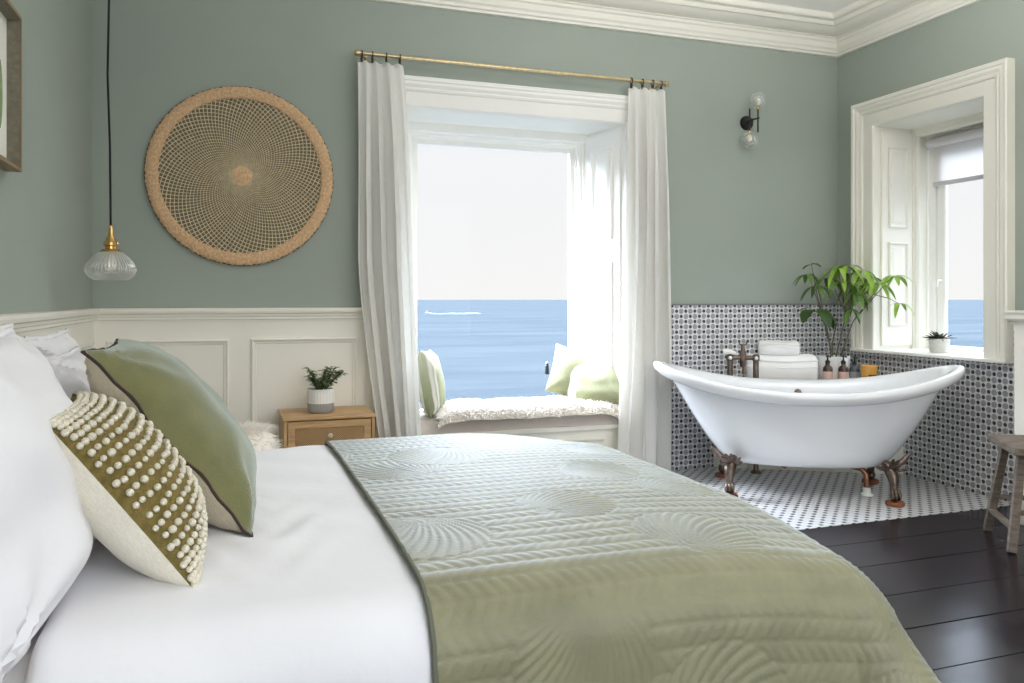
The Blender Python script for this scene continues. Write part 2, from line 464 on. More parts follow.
# ---------------------------------------------------------------- pillows
def pillow_pts(w, h, T, n=28, pinch=0.07, side=1, puff=2.6, seed=0, wr=0.004):
    """half a cushion: n x n points; local X width, Y height, Z thickness"""
    P = []
    for i in range(n):
        for j in range(n):
            u = -1 + 2 * i / (n - 1); v = -1 + 2 * j / (n - 1)
            u = math.copysign(abs(u) ** 0.85, u); v = math.copysign(abs(v) ** 0.85, v)
            x = w / 2 * u * (1 - pinch * (1 - v * v)); y = h / 2 * v * (1 - pinch * (1 - u * u))
            e = max(0.0, (1 - abs(u) ** puff)) ** 0.55 * max(0.0, (1 - abs(v) ** puff)) ** 0.55
            z = T / 2 * e
            if e > 0:
                z += wr * noise.noise(Vector((u * 2.2 + seed, v * 2.2, side * 3.1))) * 2 * min(1, e * 2)
                # creases fanning from the corners
                r = math.hypot(1 - abs(u), 1 - abs(v)); a = math.atan2(1 - abs(v), 1 - abs(u) + 1e-6)
                z += wr * 1.3 * math.sin(a * 11 + seed) * math.exp(-r * 2.2) * min(1, e * 3)
            P.append((x, y, side * z))
    return P

def axes(ex, ey):
    ex = Vector(ex).normalized(); ey = Vector(ey); ey = (ey - ex * ey.dot(ex)).normalized(); ez = ex.cross(ey)
    return Matrix((ex, ey, ez)).transposed()

def edge_loop(w, h, pinch=0.07, n=24, grow=0.0):
    L = []
    for k in range(4):
        for i in range(n):
            s = -1 + 2 * i / n
            u, v = ((s, -1), (1, s), (-s, 1), (-1, -s))[k]
            L.append((w / 2 * u * (1 - pinch * (1 - v * v)) * (1 + grow), h / 2 * v * (1 - pinch * (1 - u * u)) * (1 + grow), 0))
    return L

def place(o, loc, R):
    o.location = loc; o.rotation_euler = R.to_euler()

def cushion(name, label, cat, w, h, T, loc, R, front, back, piping=None, pinch=0.07, seed=0, group=None, wr=0.004, prad=0.005, puff=2.6):
    t = thing(name, label, cat, (0, 0, 0), group)
    for nm, m_, sd in (('front_cover', front, 1), ('back_cover', back, -1)):
        b = MB(); n = 30; b.grid(pillow_pts(w, h, T, n, pinch, sd, puff, seed, wr), n, n); b.build(nm, m_, t)
    if piping:
        b = MB(); b.tube([(q[0], q[1], .004 * math.sin(i * .55 + seed) + .003 * math.sin(i * 1.3)) for i, q in enumerate(edge_loop(w, h, pinch))], prad, 6, closed=True); b.build('piping', piping, t)
    place(t, loc, R)
    return t

# ================================================================= THE ROOM
# ---- floor boards (run parallel to the back wall) and mosaic floor of the bathing corner
TILE_Y, TILE_X = 3.312, 1.95
b = MB()
ys = [YR - 0.0]
edges = []
y = TILE_Y
while y > YR:
    edges.append(y); y -= random.choice((0.27, 0.28, 0.27, 0.3))
edges.append(YR)
edges = edges[::-1]
for y0, y1 in zip(edges[:-1], edges[1:]):
    if y1 - y0 < 0.01: continue
    x = XL + 0.0; cuts = [XL]
    x = XL + random.uniform(1.2, 3.0)
    while x < XR - 0.5:
        cuts.append(x); x += random.uniform(2.2, 3.4)
    cuts.append(XR)
    for x0, x1 in zip(cuts[:-1], cuts[1:]):
        b.span((x0 + 0.0015, y0 + 0.002, -0.03), (x1 - 0.0015, y1 - 0.002, random.uniform(-0.0012, 0)))
y = TILE_Y
while y < YB:
    y1 = min(y + 0.28, YB); b.span((XL, y + 0.002, -0.03), (TILE_X, y1 - 0.002, 0)); y = y1
b.span((XL, YR, -0.2), (XR, YB, -0.03), 1)
o = structure(b.build('floor', [M['boards'], M['gap']], bevel=0.002))
b = MB(); b.span((TILE_X, TILE_Y, -0.03), (XR, YB, 0.002)); structure(b.build('floor_mosaic', M['floortile']))

# ---- walls
W1 = dict(x0=0.985, x1=2.443, z0=0.0, z1=2.296)          # back window opening at the room face
W2 = dict(y0=3.52, y1=4.37, z0=0.80, z1=2.33)            # right window opening
T = 0.5
b = MB(); b.span((XL - 0.2, YB, -0.2), (W1['x0'] - .045, YB + T, ZC + 0.2)); b.span((W1['x1'] + .045, YB, -0.2), (XR + T, YB + T, ZC + 0.2))
b.span((W1['x0'] - .045, YB, W1['z1'] + .045), (W1['x1'] + .045, YB + T, ZC + 0.2)); b.span((W1['x0'] - .045, YB, -0.2), (W1['x1'] + .045, YB + T, 0.0))
structure(b.build('wall_back', M['wall'], smooth=False))
b = MB(); o_ = .045; b.span((XR, YR, -0.2), (XR + T, W2['y0'] - o_, ZC + 0.2)); b.span((XR, W2['y1'] + o_, -0.2), (XR + T, YB, ZC + 0.2))
b.span((XR, W2['y0'] - o_, W2['z1'] + o_), (XR + T, W2['y1'] + o_, ZC + 0.2)); b.span((XR, W2['y0'] - o_, -0.2), (XR + T, W2['y1'] + o_, W2['z0'] - .01))
structure(b.build('wall_right', M['wall'], smooth=False))
b = MB(); b.span((XL - 0.2, YR, -0.2), (XL, YB, ZC + 0.2)); structure(b.build('wall_left', M['wall'], smooth=False))
RW = dict(x0=-0.3, x1=3.8, z0=0.5, z1=2.75)              # opening added in the unseen wall behind the camera, for a fill light
b = MB(); b.span((XL - 0.2, YR - 0.2, -0.2), (RW['x0'], YR, ZC + 0.2)); b.span((RW['x1'], YR - 0.2, -0.2), (XR + T, YR, ZC + 0.2))
b.span((RW['x0'], YR - 0.2, RW['z1']), (RW['x1'], YR, ZC + 0.2)); b.span((RW['x0'], YR - 0.2, -0.2), (RW['x1'], YR, RW['z0']))
structure(b.build('wall_rear', M['wall'], smooth=False))
b = MB(); b.span((XL, YR, ZC), (XR, YB, ZC + 0.15)); structure(b.build('ceiling', M['ceiling'], smooth=False))

# ---- cornice
prof = [(0, 2.905), (0.03, 2.905), (0.034, 2.918), (0.046, 2.924), (0.05, 2.94), (0.062, 2.952), (0.066, 2.985), (0.08, 2.992), (0.084, 3.008), (0.10, 3.01), (0.10, 3.016),
        (0.115, 3.014), (0.15, 3.018), (0.19, 3.032), (0.215, 3.05), (0.218, 3.04), (0.238, 3.038), (0.248, 3.048), (0.25, 3.062), (0.285, 3.064), (0.288, 3.056), (0.305, 3.056), (0.315, 3.066), (0.318, 3.092), (0, 3.092)]
b = MB(); pts = []
for (o_, z) in prof:
    pts += [(XL + o_, YR + o_, z), (XL + o_, YB - o_, z), (XR - o_, YB - o_, z), (XR - o_, YR + o_, z)]
b.grid(pts, len(prof), 4, cv=True); structure(b.build('trim_1', M['cream'], angle=25))

# ---- wainscot: dado panelling left of the window on the back wall, and along the left wall
def wainscot(name, u0, u1, panels, fn):
    b = MB()
    def run(pr):
        b.grid([fn(u, z, p) for (p, z) in pr for u in (u0, u1)], len(pr), 2)
    run([(0, 0), (0.012, 0), (0.012, 1.10), (0, 1.10)])
    run([(0.012, 1.02), (0.016, 1.02), (0.018, 1.034), (0.026, 1.038), (0.026, 1.050), (0.032, 1.054), (0.034, 1.066), (0.046, 1.072), (0.05, 1.085), (0.048, 1.098), (0, 1.10)])
    run([(0.012, 0.19), (0.02, 0.188), (0.028, 0.17), (0.03, 0.165), (0.03, 0), (0, 0)])
    for (a, c, z0, z1) in panels:
        sweep_frame(b, [(0.0, 0.012), (0.0, 0.024), (-0.006, 0.03), (-0.012, 0.028), (-0.016, 0.020), (-0.026, 0.018), (-0.03, 0.012)], a, c, z0, z1, fn, closed=True)
    return structure(b.build(name, M['panel'], angle=25))
wainscot('trim_2', XL, 0.80, [(-0.618, -0.006, 0.25, 0.927), (0.111, 0.70, 0.25, 0.927)], lambda u, z, p: (u, YB - p, z))
pl = []
y = YB - 0.08
while y - 0.72 > YR: pl.append((y - 0.72, y, 0.25, 0.927)); y -= 0.83
wainscot('trim_3', YR, YB, pl, lambda u, z, p: (XL + p, u, z))

# ---- mosaic tile dado around the bathing corner
b = MB(); b.span((W1['x1'] + 0.15, YB - 0.012, 0.0), (XR, YB, 1.108)); structure(b.build('wall_tile_back', M['walltile_x'], smooth=False))
b = MB(); b.span((XR - 0.012, 2.9, 0), (XR, YB - 0.012, W2['z0'] - 0.012)); b.span((XR - 0.012, 2.9, W2['z0'] - 0.012), (XR, W2['y0'] - 0.1, 1.05))
b.span((XR - 0.012, W2['y1'] + 0.1, W2['z0'] - 0.012), (XR, YB - 0.012, 1.108))
structure(b.build('wall_tile_right', M['walltile_y'], smooth=False))
b = MB(); b.span((W1['x1'] + 0.15, YB - 0.016, 1.108), (XR, YB, 1.118)); b.span((XR - 0.016, 3.05, 1.05), (XR, W2['y0'] - 0.16, 1.06)); b.span((XR - 0.016, W2['y1'] + 0.16, 1.108), (XR, YB - 0.016, 1.118))
structure(b.build('trim_4', mat('grey_edge_tile', (126, 126, 128), rough=0.4), smooth=False))

# ---- panelled half-height ledge standing out from the right wall, nearest the camera
b = MB(); px0, py1 = 3.80, 3.05
b.span((px0, 0.9, 0), (XR, py1, 1.045))
b.grid([(px0 - p, yy, z) for (p, z) in [(0, 1.03), (0.012, 1.035), (0.016, 1.05), (0.024, 1.055), (0.026, 1.07), (0.036, 1.076), (0.038, 1.09), (0, 1.09)] for yy in (0.9, py1 + 0.03)], 8, 2)
b.span((px0 - 0.03, 0.9, 1.045), (XR, py1 + 0.03, 1.09))
for k in range(3):
    y1 = py1 - 0.1 - k * 0.66
    sweep_frame(b, [(0, 0), (0, 0.012), (-0.01, 0.014), (-0.02, 0.004), (-0.026, 0)], y1 - 0.56, y1, 0.2, 0.93, lambda u, z, p: (px0 - p, u, z), closed=True)
structure(b.build('wall_partition', M['cream'], bevel=0.003, angle=25))

# ================================================================= WINDOW OVER THE SEAT
CAS = [(0, 0), (0, 0.03), (0.008, 0.036), (0.088, 0.036), (0.092, 0.046), (0.104, 0.05), (0.112, 0.046), (0.118, 0.05), (0.130, 0.058), (0.146, 0.056), (0.152, 0.064), (0.170, 0.068), (0.176, 0.06), (0.176, 0)]
w1 = thing('window_1', None, None, kind='structure')
b = MB(); sweep_frame(b, CAS, W1['x0'], W1['x1'], 0.0, W1['z1'], lambda u, z, p: (u, YB - p, z)); b.build('casing', M['winwhite'], w1, angle=25)
FX0, FX1, FY = 1.078, 2.345, 5.15
b = MB()
for s, xo, xi in ((-1, W1['x0'], FX0), (1, W1['x1'], FX1)):
    b.prism([(xo, YB, 0.0), (xi, FY, 0.0), (xi, YB + T, 0.0), (xo + s * 0.05, YB + T, 0.0), (xo + s * 0.05, YB, 0.0)], (0, 0, W1['z1']))
b.span((W1['x0'] - 0.05, YB, W1['z1'] - 0.002), (W1['x1'] + 0.05, YB + T, W1['z1'] + 0.05))
b.build('reveal', M['winwhite'], w1, smooth=False)
# raised shutter panels on the splayed reveals
for s, xo, xi, nm in ((-1, W1['x0'], FX0, 'shutter'), (1, W1['x1'], FX1, 'shutter')):
    L = math.hypot(xi - xo, FY - YB); d = Vector((xi - xo, FY - YB, 0)) / L; nrm = Vector((-s * abs(d.y), s * d.x * 1.0, 0))
    nrm = Vector((d.y, -d.x, 0)) * (-s); nrm = nrm if nrm.x * s < 0 else -nrm
    fn = lambda u, z, p, xo=xo, d=d, nrm=nrm: tuple(Vector((xo, YB, z)) + d * u + nrm * p)
    b = MB()
    pts = [fn(u, z, p) for (u, z, p) in ((0.03, .36, .0), (L - .03, .36, .0), (L - .03, 2.27, .0), (.03, 2.27, 0), (0.03, .36, .012), (L - .03, .36, .012), (L - .03, 2.27, .012), (.03, 2.27, .012))]
    b.add(pts, [(3, 2, 1, 0), (4, 5, 6, 7), (0, 1, 5, 4), (1, 2, 6, 5), (2, 3, 7, 6), (3, 0, 4, 7)])
    sh = b.build(nm, M['winwhite'], w1, smooth=False)
    for (z0, z1) in ((0.50, 1.40), (1.555, 2.165)):
        b = MB(); sweep_frame(b, [(0, .011), (0, .026), (-.008, .03), (-.016, .024), (-.022, .016), (-.034, .013), (-.05, .020), (-.058, .022), (-.06, .022)], 0.10, L - 0.10, z0, z1, fn, closed=True)
        b.add([fn(.16, z0 + .06, .022), fn(L - .16, z0 + .06, .022), fn(L - .16, z1 - .06, .022), fn(.16, z1 - .06, .022)], [(0, 1, 2, 3)])
        b.build('raised_panel', M['winwhite'], sh, angle=25)
# sash frame: box lining, staff bead and the single fixed pane
GX0, GX1, GZ0, GZ1, GY = 1.165, 2.258, 0.42, 2.178, 5.25
b = MB()
fr = [(0.0, 0.02), (0.0, -0.06), (0.03, -0.065), (0.035, -0.075), (0.05, -0.08), (0.05, -0.10), (0.088, -0.10), (0.1, -0.095)]
sweep_frame(b, [(0.0, 0.0), (0.0, 0.035), (0.03, 0.035), (0.034, 0.055), (0.046, 0.06), (0.05, 0.085), (0.068, 0.085), (0.072, 0.1), (0.1, 0.1)], GX0, GX1, GZ0, GZ1, lambda u, z, p: (u, GY - p, z), closed=True)
b.build('sash_frame', M['winwhite'], w1, angle=25)
b = MB(); b.span((FX0 - 0.05, FY - 0.04, GZ1 + 0.06), (FX1 + 0.05, FY + 0.12, W1['z1'])); b.span((FX0 - 0.05, GY - 0.1, 0.30), (FX1 + 0.05, YB + T, GZ0))
b.build('head_box', M['winwhite'], w1, bevel=0.004)
b = MB(); b.span((GX0 - 0.01, GY - 0.003, GZ0), (GX1 + 0.01, GY + 0.003, GZ1 + 0.01)); b.build('pane', M['glass'], w1, smooth=False)

# ---- window seat: boxed bench, pad, sheepskin, cushions
ws = thing('window_seat', 'cream panelled bench boxed into the bay of the sea-view window', 'window seat', (1.7, 4.9, 0))
b = MB(); b.prism([(0.99, 4.775, 0), (2.437, 4.775, 0), (2.345, 5.145, 0), (1.078, 5.145, 0)], (0, 0, 0.30)); b.build('box', M['cream'], ws, smooth=False)
b = MB(); sweep_frame(b, [(0, 0), (0, .014), (-.012, .016), (-.024, .006), (-.03, 0)], 1.1, 2.33, 0.08, 0.25, lambda u, z, p: (u, 4.775 - p, z), closed=True); b.build('front_moulding', M['cream'], ws, angle=25)
b = MB(); b.prism([(0.99, 4.755, .30), (2.44, 4.755, .30), (2.345, 5.145, .30), (1.078, 5.145, .30)], (0, 0, 0.03)); b.build('seat_board', M['cream'], ws, bevel=0.004)

def pad_mesh(z0, z1, inset, r=0.03):
    b = MB(); P = []; nu, nv = 40, 16
    def edge(u, v):
        yy = 4.765 + (5.14 - 4.765) * v
        k = (yy - 4.75) / 0.4
        xa = 0.985 + 0.093 * k + inset; xb = 2.443 - 0.098 * k - inset
        return xa + (xb - xa) * u, yy
    for i in range(nu):
        for j in range(nv):
            u, v = i / (nu - 1), j / (nv - 1); x, yy = edge(u, v)
            e = min(1, min(u, 1 - u) * 22) ** .4 * min(1, min(v, 1 - v) * 9) ** .4
            P.append((x, yy, z0 + (z1 - z0) * e + 0.004 * noise.noise(Vector((x * 7, yy * 7, 0)))))
    b.grid(P, nu, nv)
    b.add([P[i * nv + j][:2] + (z0,) for i, j in ((0, 0), (nu - 1, 0), (nu - 1, nv - 1), (0, nv - 1))], [(0, 1, 2, 3)])
    return b
tag(pad_mesh(.33, .42, .004).build('seat_pad', M['mauve'], loc=(1.7, 4.9, .33), angle=60), 'long pale mauve-grey seat pad lying under the sheepskin on the window seat', 'cushion')

# sheepskin: a soft hide with thick tufts
b = MB(); rnd = random.Random(3)
nu, nv = 46, 22; P = []
def hide(u, v):
    yy = 4.71 + 0.42 * v; k = max(0, (yy - 4.75) / 0.4)
    xa = 1.18 + 0.03 * math.sin(v * 9) ; xb = 2.40 - 0.09 * k + 0.02 * math.sin(v * 7)
    x = xa + (xb - xa) * u
    e = min(1, min(u, 1 - u) * 9) ** .5 * min(1, (1 - v) * 8) ** .5
    z = 0.424 + 0.045 * e + 0.012 * noise.noise(Vector((x * 6, yy * 6, 1)))
    if yy < 4.765:
        f = (4.765 - yy) / 0.055; z -= 0.06 * f * f
    return Vector((x, yy, z))
for i in range(nu):
    for j in range(nv): P.append(hide(i / (nu - 1), j / (nv - 1)))
b.grid(P, nu, nv)
for k in range(9000):
    u, v = rnd.random(), rnd.random() ** 1.15
    p = hide(u, v); l = rnd.uniform(.025, .05)
    out = Vector((rnd.gauss(0, .5) + (u - .5) * .6, rnd.gauss(0, .45) - max(0, (0.25 - v)) * 3.2, 0.8 if v > .2 else 0.35))
    d = out.normalized(); s = d.cross(Vector((rnd.random() - .5, rnd.random() - .5, rnd.random() - .5))).normalized() * rnd.uniform(.0022, .004)
    tip = p + d * l + Vector((0, 0, -0.3 * l)); mid = p + d * l * .6
    q = d.cross(s).normalized() * s.length
    b.add([p + s, p - s * .5 + q, p - s * .5 - q, mid + s, mid - s * .5 + q, mid - s * .5 - q, tip], [(0, 1, 4, 3), (1, 2, 5, 4), (2, 0, 3, 5), (3, 4, 6), (4, 5, 6), (5, 3, 6)])
tag(b.build('sheepskin', M['fur'], loc=(1.75, 4.9, .42)), 'shaggy cream sheepskin spread over the window seat pad', 'sheepskin')

cushion('seat_cushion', 'green ombre linen cushion stood against the left side of the window seat', 'cushion', .40, .42, .16, (1.19, 4.95, .625),
        axes((-0.42, -1, 0.06), (-.16, 0.06, 1)), M['striped'], M['striped'], None, seed=2)
cushion('seat_cushion', 'cream-topped olive cushion leaning in the right corner of the window seat, behind the striped one', 'cushion', .38, .38, .15, (2.225, 5.03, .63),
        axes((0.92, -0.2, -0.34), (0.42, 0.45, 0.82)), M['striped'], M['striped'], None, seed=5)
cushion('seat_cushion', 'white-striped green cushion at the right end of the window seat, nearest the curtain', 'cushion', .40, .32, .14, (2.29, 4.89, .58),
        axes((-0.85, 0.45, -0.12), (0.25, 0.45, 0.86)), M['striped'], M['striped'], None, seed=9)

# ---- curtain rod, rings and curtains
RY, RZ = 4.65, 2.562
rod = thing('curtain_rod', 'thin brass curtain rod above the sea-view window', 'curtain rod', (1.69, YB, RZ))
b = MB(); b.tube([(0.69, RY, RZ), (2.70, RY, RZ)], 0.0105, 12); b.build('pole', M['brass'], rod)
for s, x in ((-1, 0.69), (1, 2.70)):
    b = MB(); R = Matrix.Rotation(s * PI / 2, 3, 'Y')
    b.lathe([(0, 0), (.017, 0), (.019, .006), (.019, .024), (.015, .03), (.008, .032), (0, .032)], (x - s * 0.012, RY, RZ), 16, rot=R); b.build('finial', M['brass'], rod)
    xx = x - s * 0.05
    b = MB(); b.tube([(xx, YB, RZ - .02), (xx, YB - .05, RZ - .02), (xx, RY + .004, RZ - .016)], .007, 8); b.lathe([(0, 0), (.022, 0), (.022, .006), (.01, .01), (0, .01)], (xx, YB - .001, RZ - .02), 16, rot=Matrix.Rotation(PI / 2, 3, 'X')); b.build('bracket', M['brass'], rod)

def curtain(name, label, xa, xb, bot_a, bot_b, folds, seed, sweep=None):
    b = MB(); nu, nv = folds * 16 + 1, 60; P = []
    z1, z0 = 2.520, 0.015
    for i in range(nu):
        u = i / (nu - 1)
        for j in range(nv):
            v = j / (nv - 1)                       # 0 top, 1 bottom
            k = v ** 1.4
            L_ = xa + (bot_a - xa) * (sweep(v) if sweep else k); R_ = xb + (bot_b - xb) * (v ** .8)
            ph = u + 0.012 * math.sin(v * 5 + seed + u * 7)
            x = L_ + (R_ - L_) * ph
            amp = (0.014 + 0.036 * min(1, v * 3.5)) * (0.8 + 0.35 * math.sin(seed * 3 + math.floor(u * folds) * 2.3))
            yy = RY - 0.006 + amp * math.sin(2 * PI * folds * u + 0.7 * math.sin(v * 3 + seed) * v) + 0.012 * math.sin(2 * PI * (u * folds * .5 + v * .6 + seed)) * v
            x += 0.008 * math.sin(2 * PI * folds * u * 2 + 1) * min(1, v * 4)
            z = z1 + (z0 - z1) * v
            if v < 0.02: z -= 0.012 * (0.5 + 0.5 * math.cos(2 * PI * folds * u))
            P.append((x, yy, z))
    b.grid(P, nu, nv)
    o = b.build(name, M['linen'], loc=((xa + xb) / 2, RY, 0), angle=80, solid=0.003)
    return tag(o, label, 'curtain')
def pulled(v):
    return 0 if v < .45 else min(1.25, ((v - .45) / .4) ** 1.3)
curtain('curtain', 'white linen curtain hanging left of the window, behind the nightstand', 0.688, 0.950, 0.80, 1.06, 4, 1.3, pulled)
curtain('curtain', 'white linen curtain hanging right of the window, beside the bathtub', 2.425, 2.690, 2.330, 2.735, 4, 4.1, lambda v: v ** 1.1)

ringp = None
def ring_at(x, label):
    global ringp
    if ringp is None:
        r = thing('curtain_ring', label, 'curtain ring', (x, RY, RZ), 'clip rings on the curtain rod')
        b = MB(); b.tube([(x, RY + .0185 * math.cos(a), RZ - .004 + .0185 * math.sin(a)) for a in [2 * PI * k / 20 for k in range(20)]], .0032, 6, closed=True); b.build('hoop', M['darkbrass'], r)
        b = MB(); b.box((x, RY, RZ - .036), (.014, .012, .03)); b.tube([(x, RY, RZ - .02), (x, RY, RZ - .026)], .003, 6); b.build('clip', M['darkbrass'], r, bevel=.002)
        ringp = r
    else:
        r = copy_tree(ringp); r.location = (x, RY, RZ); r['label'] = label
    return r
ordn = ['first', 'second', 'third', 'fourth']
for k, x in enumerate((0.715, 0.775, 0.855, 0.935)): ring_at(x, 'dark bronze clip ring on the left curtain, %s from its outer end' % ordn[k])
for k, x in enumerate((2.662, 2.60, 2.525, 2.445)): ring_at(x, 'dark bronze clip ring on the right curtain, %s from its outer end' % ordn[k])

# ================================================================= WINDOW OVER THE BATH
w2 = thing('window_2', None, None, kind='structure')
b = MB(); sweep_frame(b, CAS, W2['y0'], W2['y1'], W2['z0'], W2['z1'], lambda u, z, p: (XR - p, u, z)); b.build('casing', M['cream'], w2, angle=25)
X2 = 4.49
b = MB()
for y0, y1 in ((W2['y0'] - 0.05, W2['y0']), (W2['y1'], W2['y1'] + 0.05)): b.span((XR, y0, W2['z0']), (XR + T, y1, W2['z1']))
b.span((XR, W2['y0'] - .05, W2['z1'] - .002), (XR + T, W2['y1'] + .05, W2['z1'] + .05)); b.build('reveal', M['cream'], w2, smooth=False)
b = MB(); b.span((XR - 0.075, W2['y0'] - .176, W2['z0'] - .014), (XR + T, W2['y1'] + .176, W2['z0'] + 0.006)); b.build('sill', M['winwhite'], w2, bevel=.004)
for sgn, yy in ((-1, W2['y1']), (1, W2['y0'])):
    fn = lambda u, z, p, yy=yy, sgn=sgn: (XR + u, yy + sgn * p, z)
    b = MB(); q = [fn(u, z, p) for p in (0, .014) for (u, z) in ((.03, .83), (.30, .83), (.30, 2.3), (.03, 2.3))]
    b.add(q, [(3, 2, 1, 0), (4, 5, 6, 7), (0, 1, 5, 4), (1, 2, 6, 5), (2, 3, 7, 6), (3, 0, 4, 7)]); sh = b.build('shutter', M['cream'], w2, smooth=False)
    for (z0, z1) in ((.965, 1.54), (1.64, 2.19)):
        b = MB(); sweep_frame(b, [(0, .013), (0, .026), (-.008, .03), (-.014, .024), (-.018, .016), (-.03, .014), (-.044, .02), (-.05, .02)], .085, .25, z0, z1, fn, closed=True)
        b.add([fn(.135, z0 + .05, .02), fn(.20, z0 + .05, .02), fn(.20, z1 - .05, .02), fn(.135, z1 - .05, .02)], [(0, 1, 2, 3)])
        b.build('raised_panel', M['cream'], sh, angle=25)
IY0, IY1, IZ1 = 3.57, 4.315, 2.27
b = MB()
sweep_frame(b, [(0, -.12), (0, 0.0), (.012, .012), (.03, .012), (.034, .02), (.06, .02)], IY0, IY1, W2['z0'], IZ1, lambda u, z, p: (X2 - p, u, z)); b.build('sash_lining', M['cream'], w2, angle=25)
b = MB()
X3 = 4.60
sweep_frame(b, [(-.055, 0.0), (-.055, .025), (-.05, .03), (-.012, .03), (-.008, .045), (0.02, .045)], IY0, IY1, W2['z0'] - .02, IZ1, lambda u, z, p: (X3 - p, u, z), closed=True)
sweep_frame(b, [(-.13, -0.005), (-.13, .012), (-.122, .018), (-.066, .018), (-.06, .004), (-.05, .004)], IY0, IY1, W2['z0'] - .10, IZ1, lambda u, z, p: (X3 - p, u, z), closed=True)
b.build('casement', M['winwhite'], w2, angle=25)
b = MB(); b.span((X3 - .003, IY0 + .06, W2['z0'] + .0), (X3 + .003, IY1 - .06, IZ1 - .05)); b.build('pane', M['glass'], w2, smooth=False)
b = MB(); b.tube([(X3 - .02, IY1 - .10, 1.28), (X3 - .055, IY1 - .10, 1.28)], .008, 8); b.tube([(X3 - .055, IY1 - .10, 1.285), (X3 - .055, IY1 - .10, 1.23)], [.009, .006], 8); b.build('window_handle', M['porcelain'], w2)

bl = thing('roller_blind', 'cream roller blind half lowered over the bathroom window', 'blind', (4.53, 3.94, 2.2))
b = MB(); b.tube([(4.535, 3.585, 2.215), (4.535, 4.285, 2.215)], .032, 18); b.build('cassette', M['blindgrey'], bl)
b = MB(); b.span((4.548, 3.60, 1.945), (4.551, 4.25, 2.215)); b.build('cloth', M['blindcloth'], bl, smooth=False)
b = MB(); b.span((4.541, 3.60, 1.918), (4.557, 4.25, 1.948)); b.build('bottom_bar', M['blindgrey'], bl, bevel=.003)
b = MB(); b.tube([(4.53, 4.288, 2.19), (4.53, 4.288, 1.86)], .0025, 6); b.build('pull_cord', M['potwhite'], bl)

# ================================================================= WALL OBJECTS
# ---- round woven wall hanging
HC = Vector((0.064, YB - 0.022, 1.835))
wh = thing('wall_hanging', 'large round woven seagrass hanging on the sage back wall', 'wall hanging', tuple(HC))
def wp(r, a, d=0.0):
    r *= .985
    return (HC.x + r * math.cos(a), HC.y - d, HC.z + r * math.sin(a))
b = MB(); P = []; na = 300; prof = [(.436, 0), (.438, .008), (.45, .014), (.475, .016), (.495, .012), (.504, .004), (.505, -.006), (.47, -.010), (.436, -.006)]
for i in range(na):
    a = 2 * PI * i / na; k = 1 + 0.004 * math.sin(a * 97) + .003 * math.sin(a * 41)
    for (r, d) in prof: P.append(wp(r * k, a, d * (1 + .25 * math.sin(a * 150))))
b.grid(P, na, len(prof), cu=True, cv=True); b.build('rim', M['seagrass'], wh)
b = MB()
for i in range(120): b.tube([wp(.503 + .001 * (i % 2), 2 * PI * (i + f) / 120, .003 - .004 * (i % 2)) for f in (0, .35, .7)], .0035, 4)
b.build('rim_stitching', mat('dark_seagrass', (92, 74, 54), rough=.9), wh)
b = MB()
b.lathe([(0, .006), (.02, .008), (.045, .006), (.054, .0), (.05, -.006), (0, -.006)], tuple(HC), 32, rot=Matrix.Rotation(PI / 2, 3, 'X')); b.build('centre_disc', M['seagrass'], wh)
for a_in, a_out, d, cnt in ((35, 66, .004, 50), (-8, -24, .0025, 112)):
    b = MB(); r0, r1 = .05, .44; rr = [r0 * (r1 / r0) ** (k / 40) for k in range(41)]
    th = [0.0]
    for k in range(40): th.append(th[-1] + math.tan(math.radians(a_in + (a_out - a_in) * k / 39)) * math.log(rr[k + 1] / rr[k]))
    for i in range(cnt):
        a0 = 2 * PI * i / cnt
        b.tube([wp(r, a0 + q, d) for r, q in zip(rr, th)], [.0008 + .0016 * (r / r1) for r in rr], 4)
    b.build('weave', M['strand'], wh)
b = MB(); P = []
for r in np.arange(.04, .445, .009):
    for k in range(120): P.append(wp(r, 2 * PI * k / 120, -.004 + .0012 * math.sin(k * PI)))
b.grid(P, len(np.arange(.04, .445, .009)), 120, cv=True); b.build('weave_backing', M['strand2'], wh, solid=.003)

# ---- framed picture on the left wall
pf = thing('picture_frame', 'deep oak-framed picture on the left wall above the bed', 'picture', (XL, 2.6, 1.8))
fy0, fy1, fz0, fz1 = 2.28, 3.008, 1.562, 2.067
b = MB(); sweep_frame(b, [(0, 0), (0, -.045), (-.012, -.045), (-.012, -.01), (-.012, 0.0), (0, 0)], fy0, fy1, fz0, fz1, lambda u, z, p: (XL + .05 + p, u, z), closed=True); b.build('frame', M['frame_wood'], pf, angle=30)
b = MB(); sweep_frame(b, [(-.0125, -.003), (-.0125, -.045), (-.016, -.045), (-.016, -.003)], fy0, fy1, fz0, fz1, lambda u, z, p: (XL + .05 + p, u, z), closed=True); b.build('liner', mat('grey_brown_liner', (122, 116, 100), rough=.8, var=.2, vscale=60), pf, angle=30)
b = MB(); b.span((XL + .004, fy0 + .01, fz0 + .01), (XL + .010, fy1 - .01, fz1 - .01)); b.build('print', M['paper'], pf, smooth=False)
b = MB()
for k in range(9):
    yy = fy1 - .10 - k * .065; zz = fz0 + .10 + .035 * math.sin(k * 1.7)
    b.add([(XL + .0115, yy + .05 * math.cos(a) * (1 if k % 2 else .6), zz + .13 + .11 * math.sin(a)) for a in [2 * PI * i / 14 for i in range(14)]], [tuple(range(14))], k % 2)
b.build('painting', [M['artgreen'], M['artgrey']], pf, smooth=False)
b = MB(); b.span((XL + .040, fy0 + .012, fz0 + .012), (XL + .042, fy1 - .012, fz1 - .012)); b.build('glazing', M['glass'], pf, smooth=False)

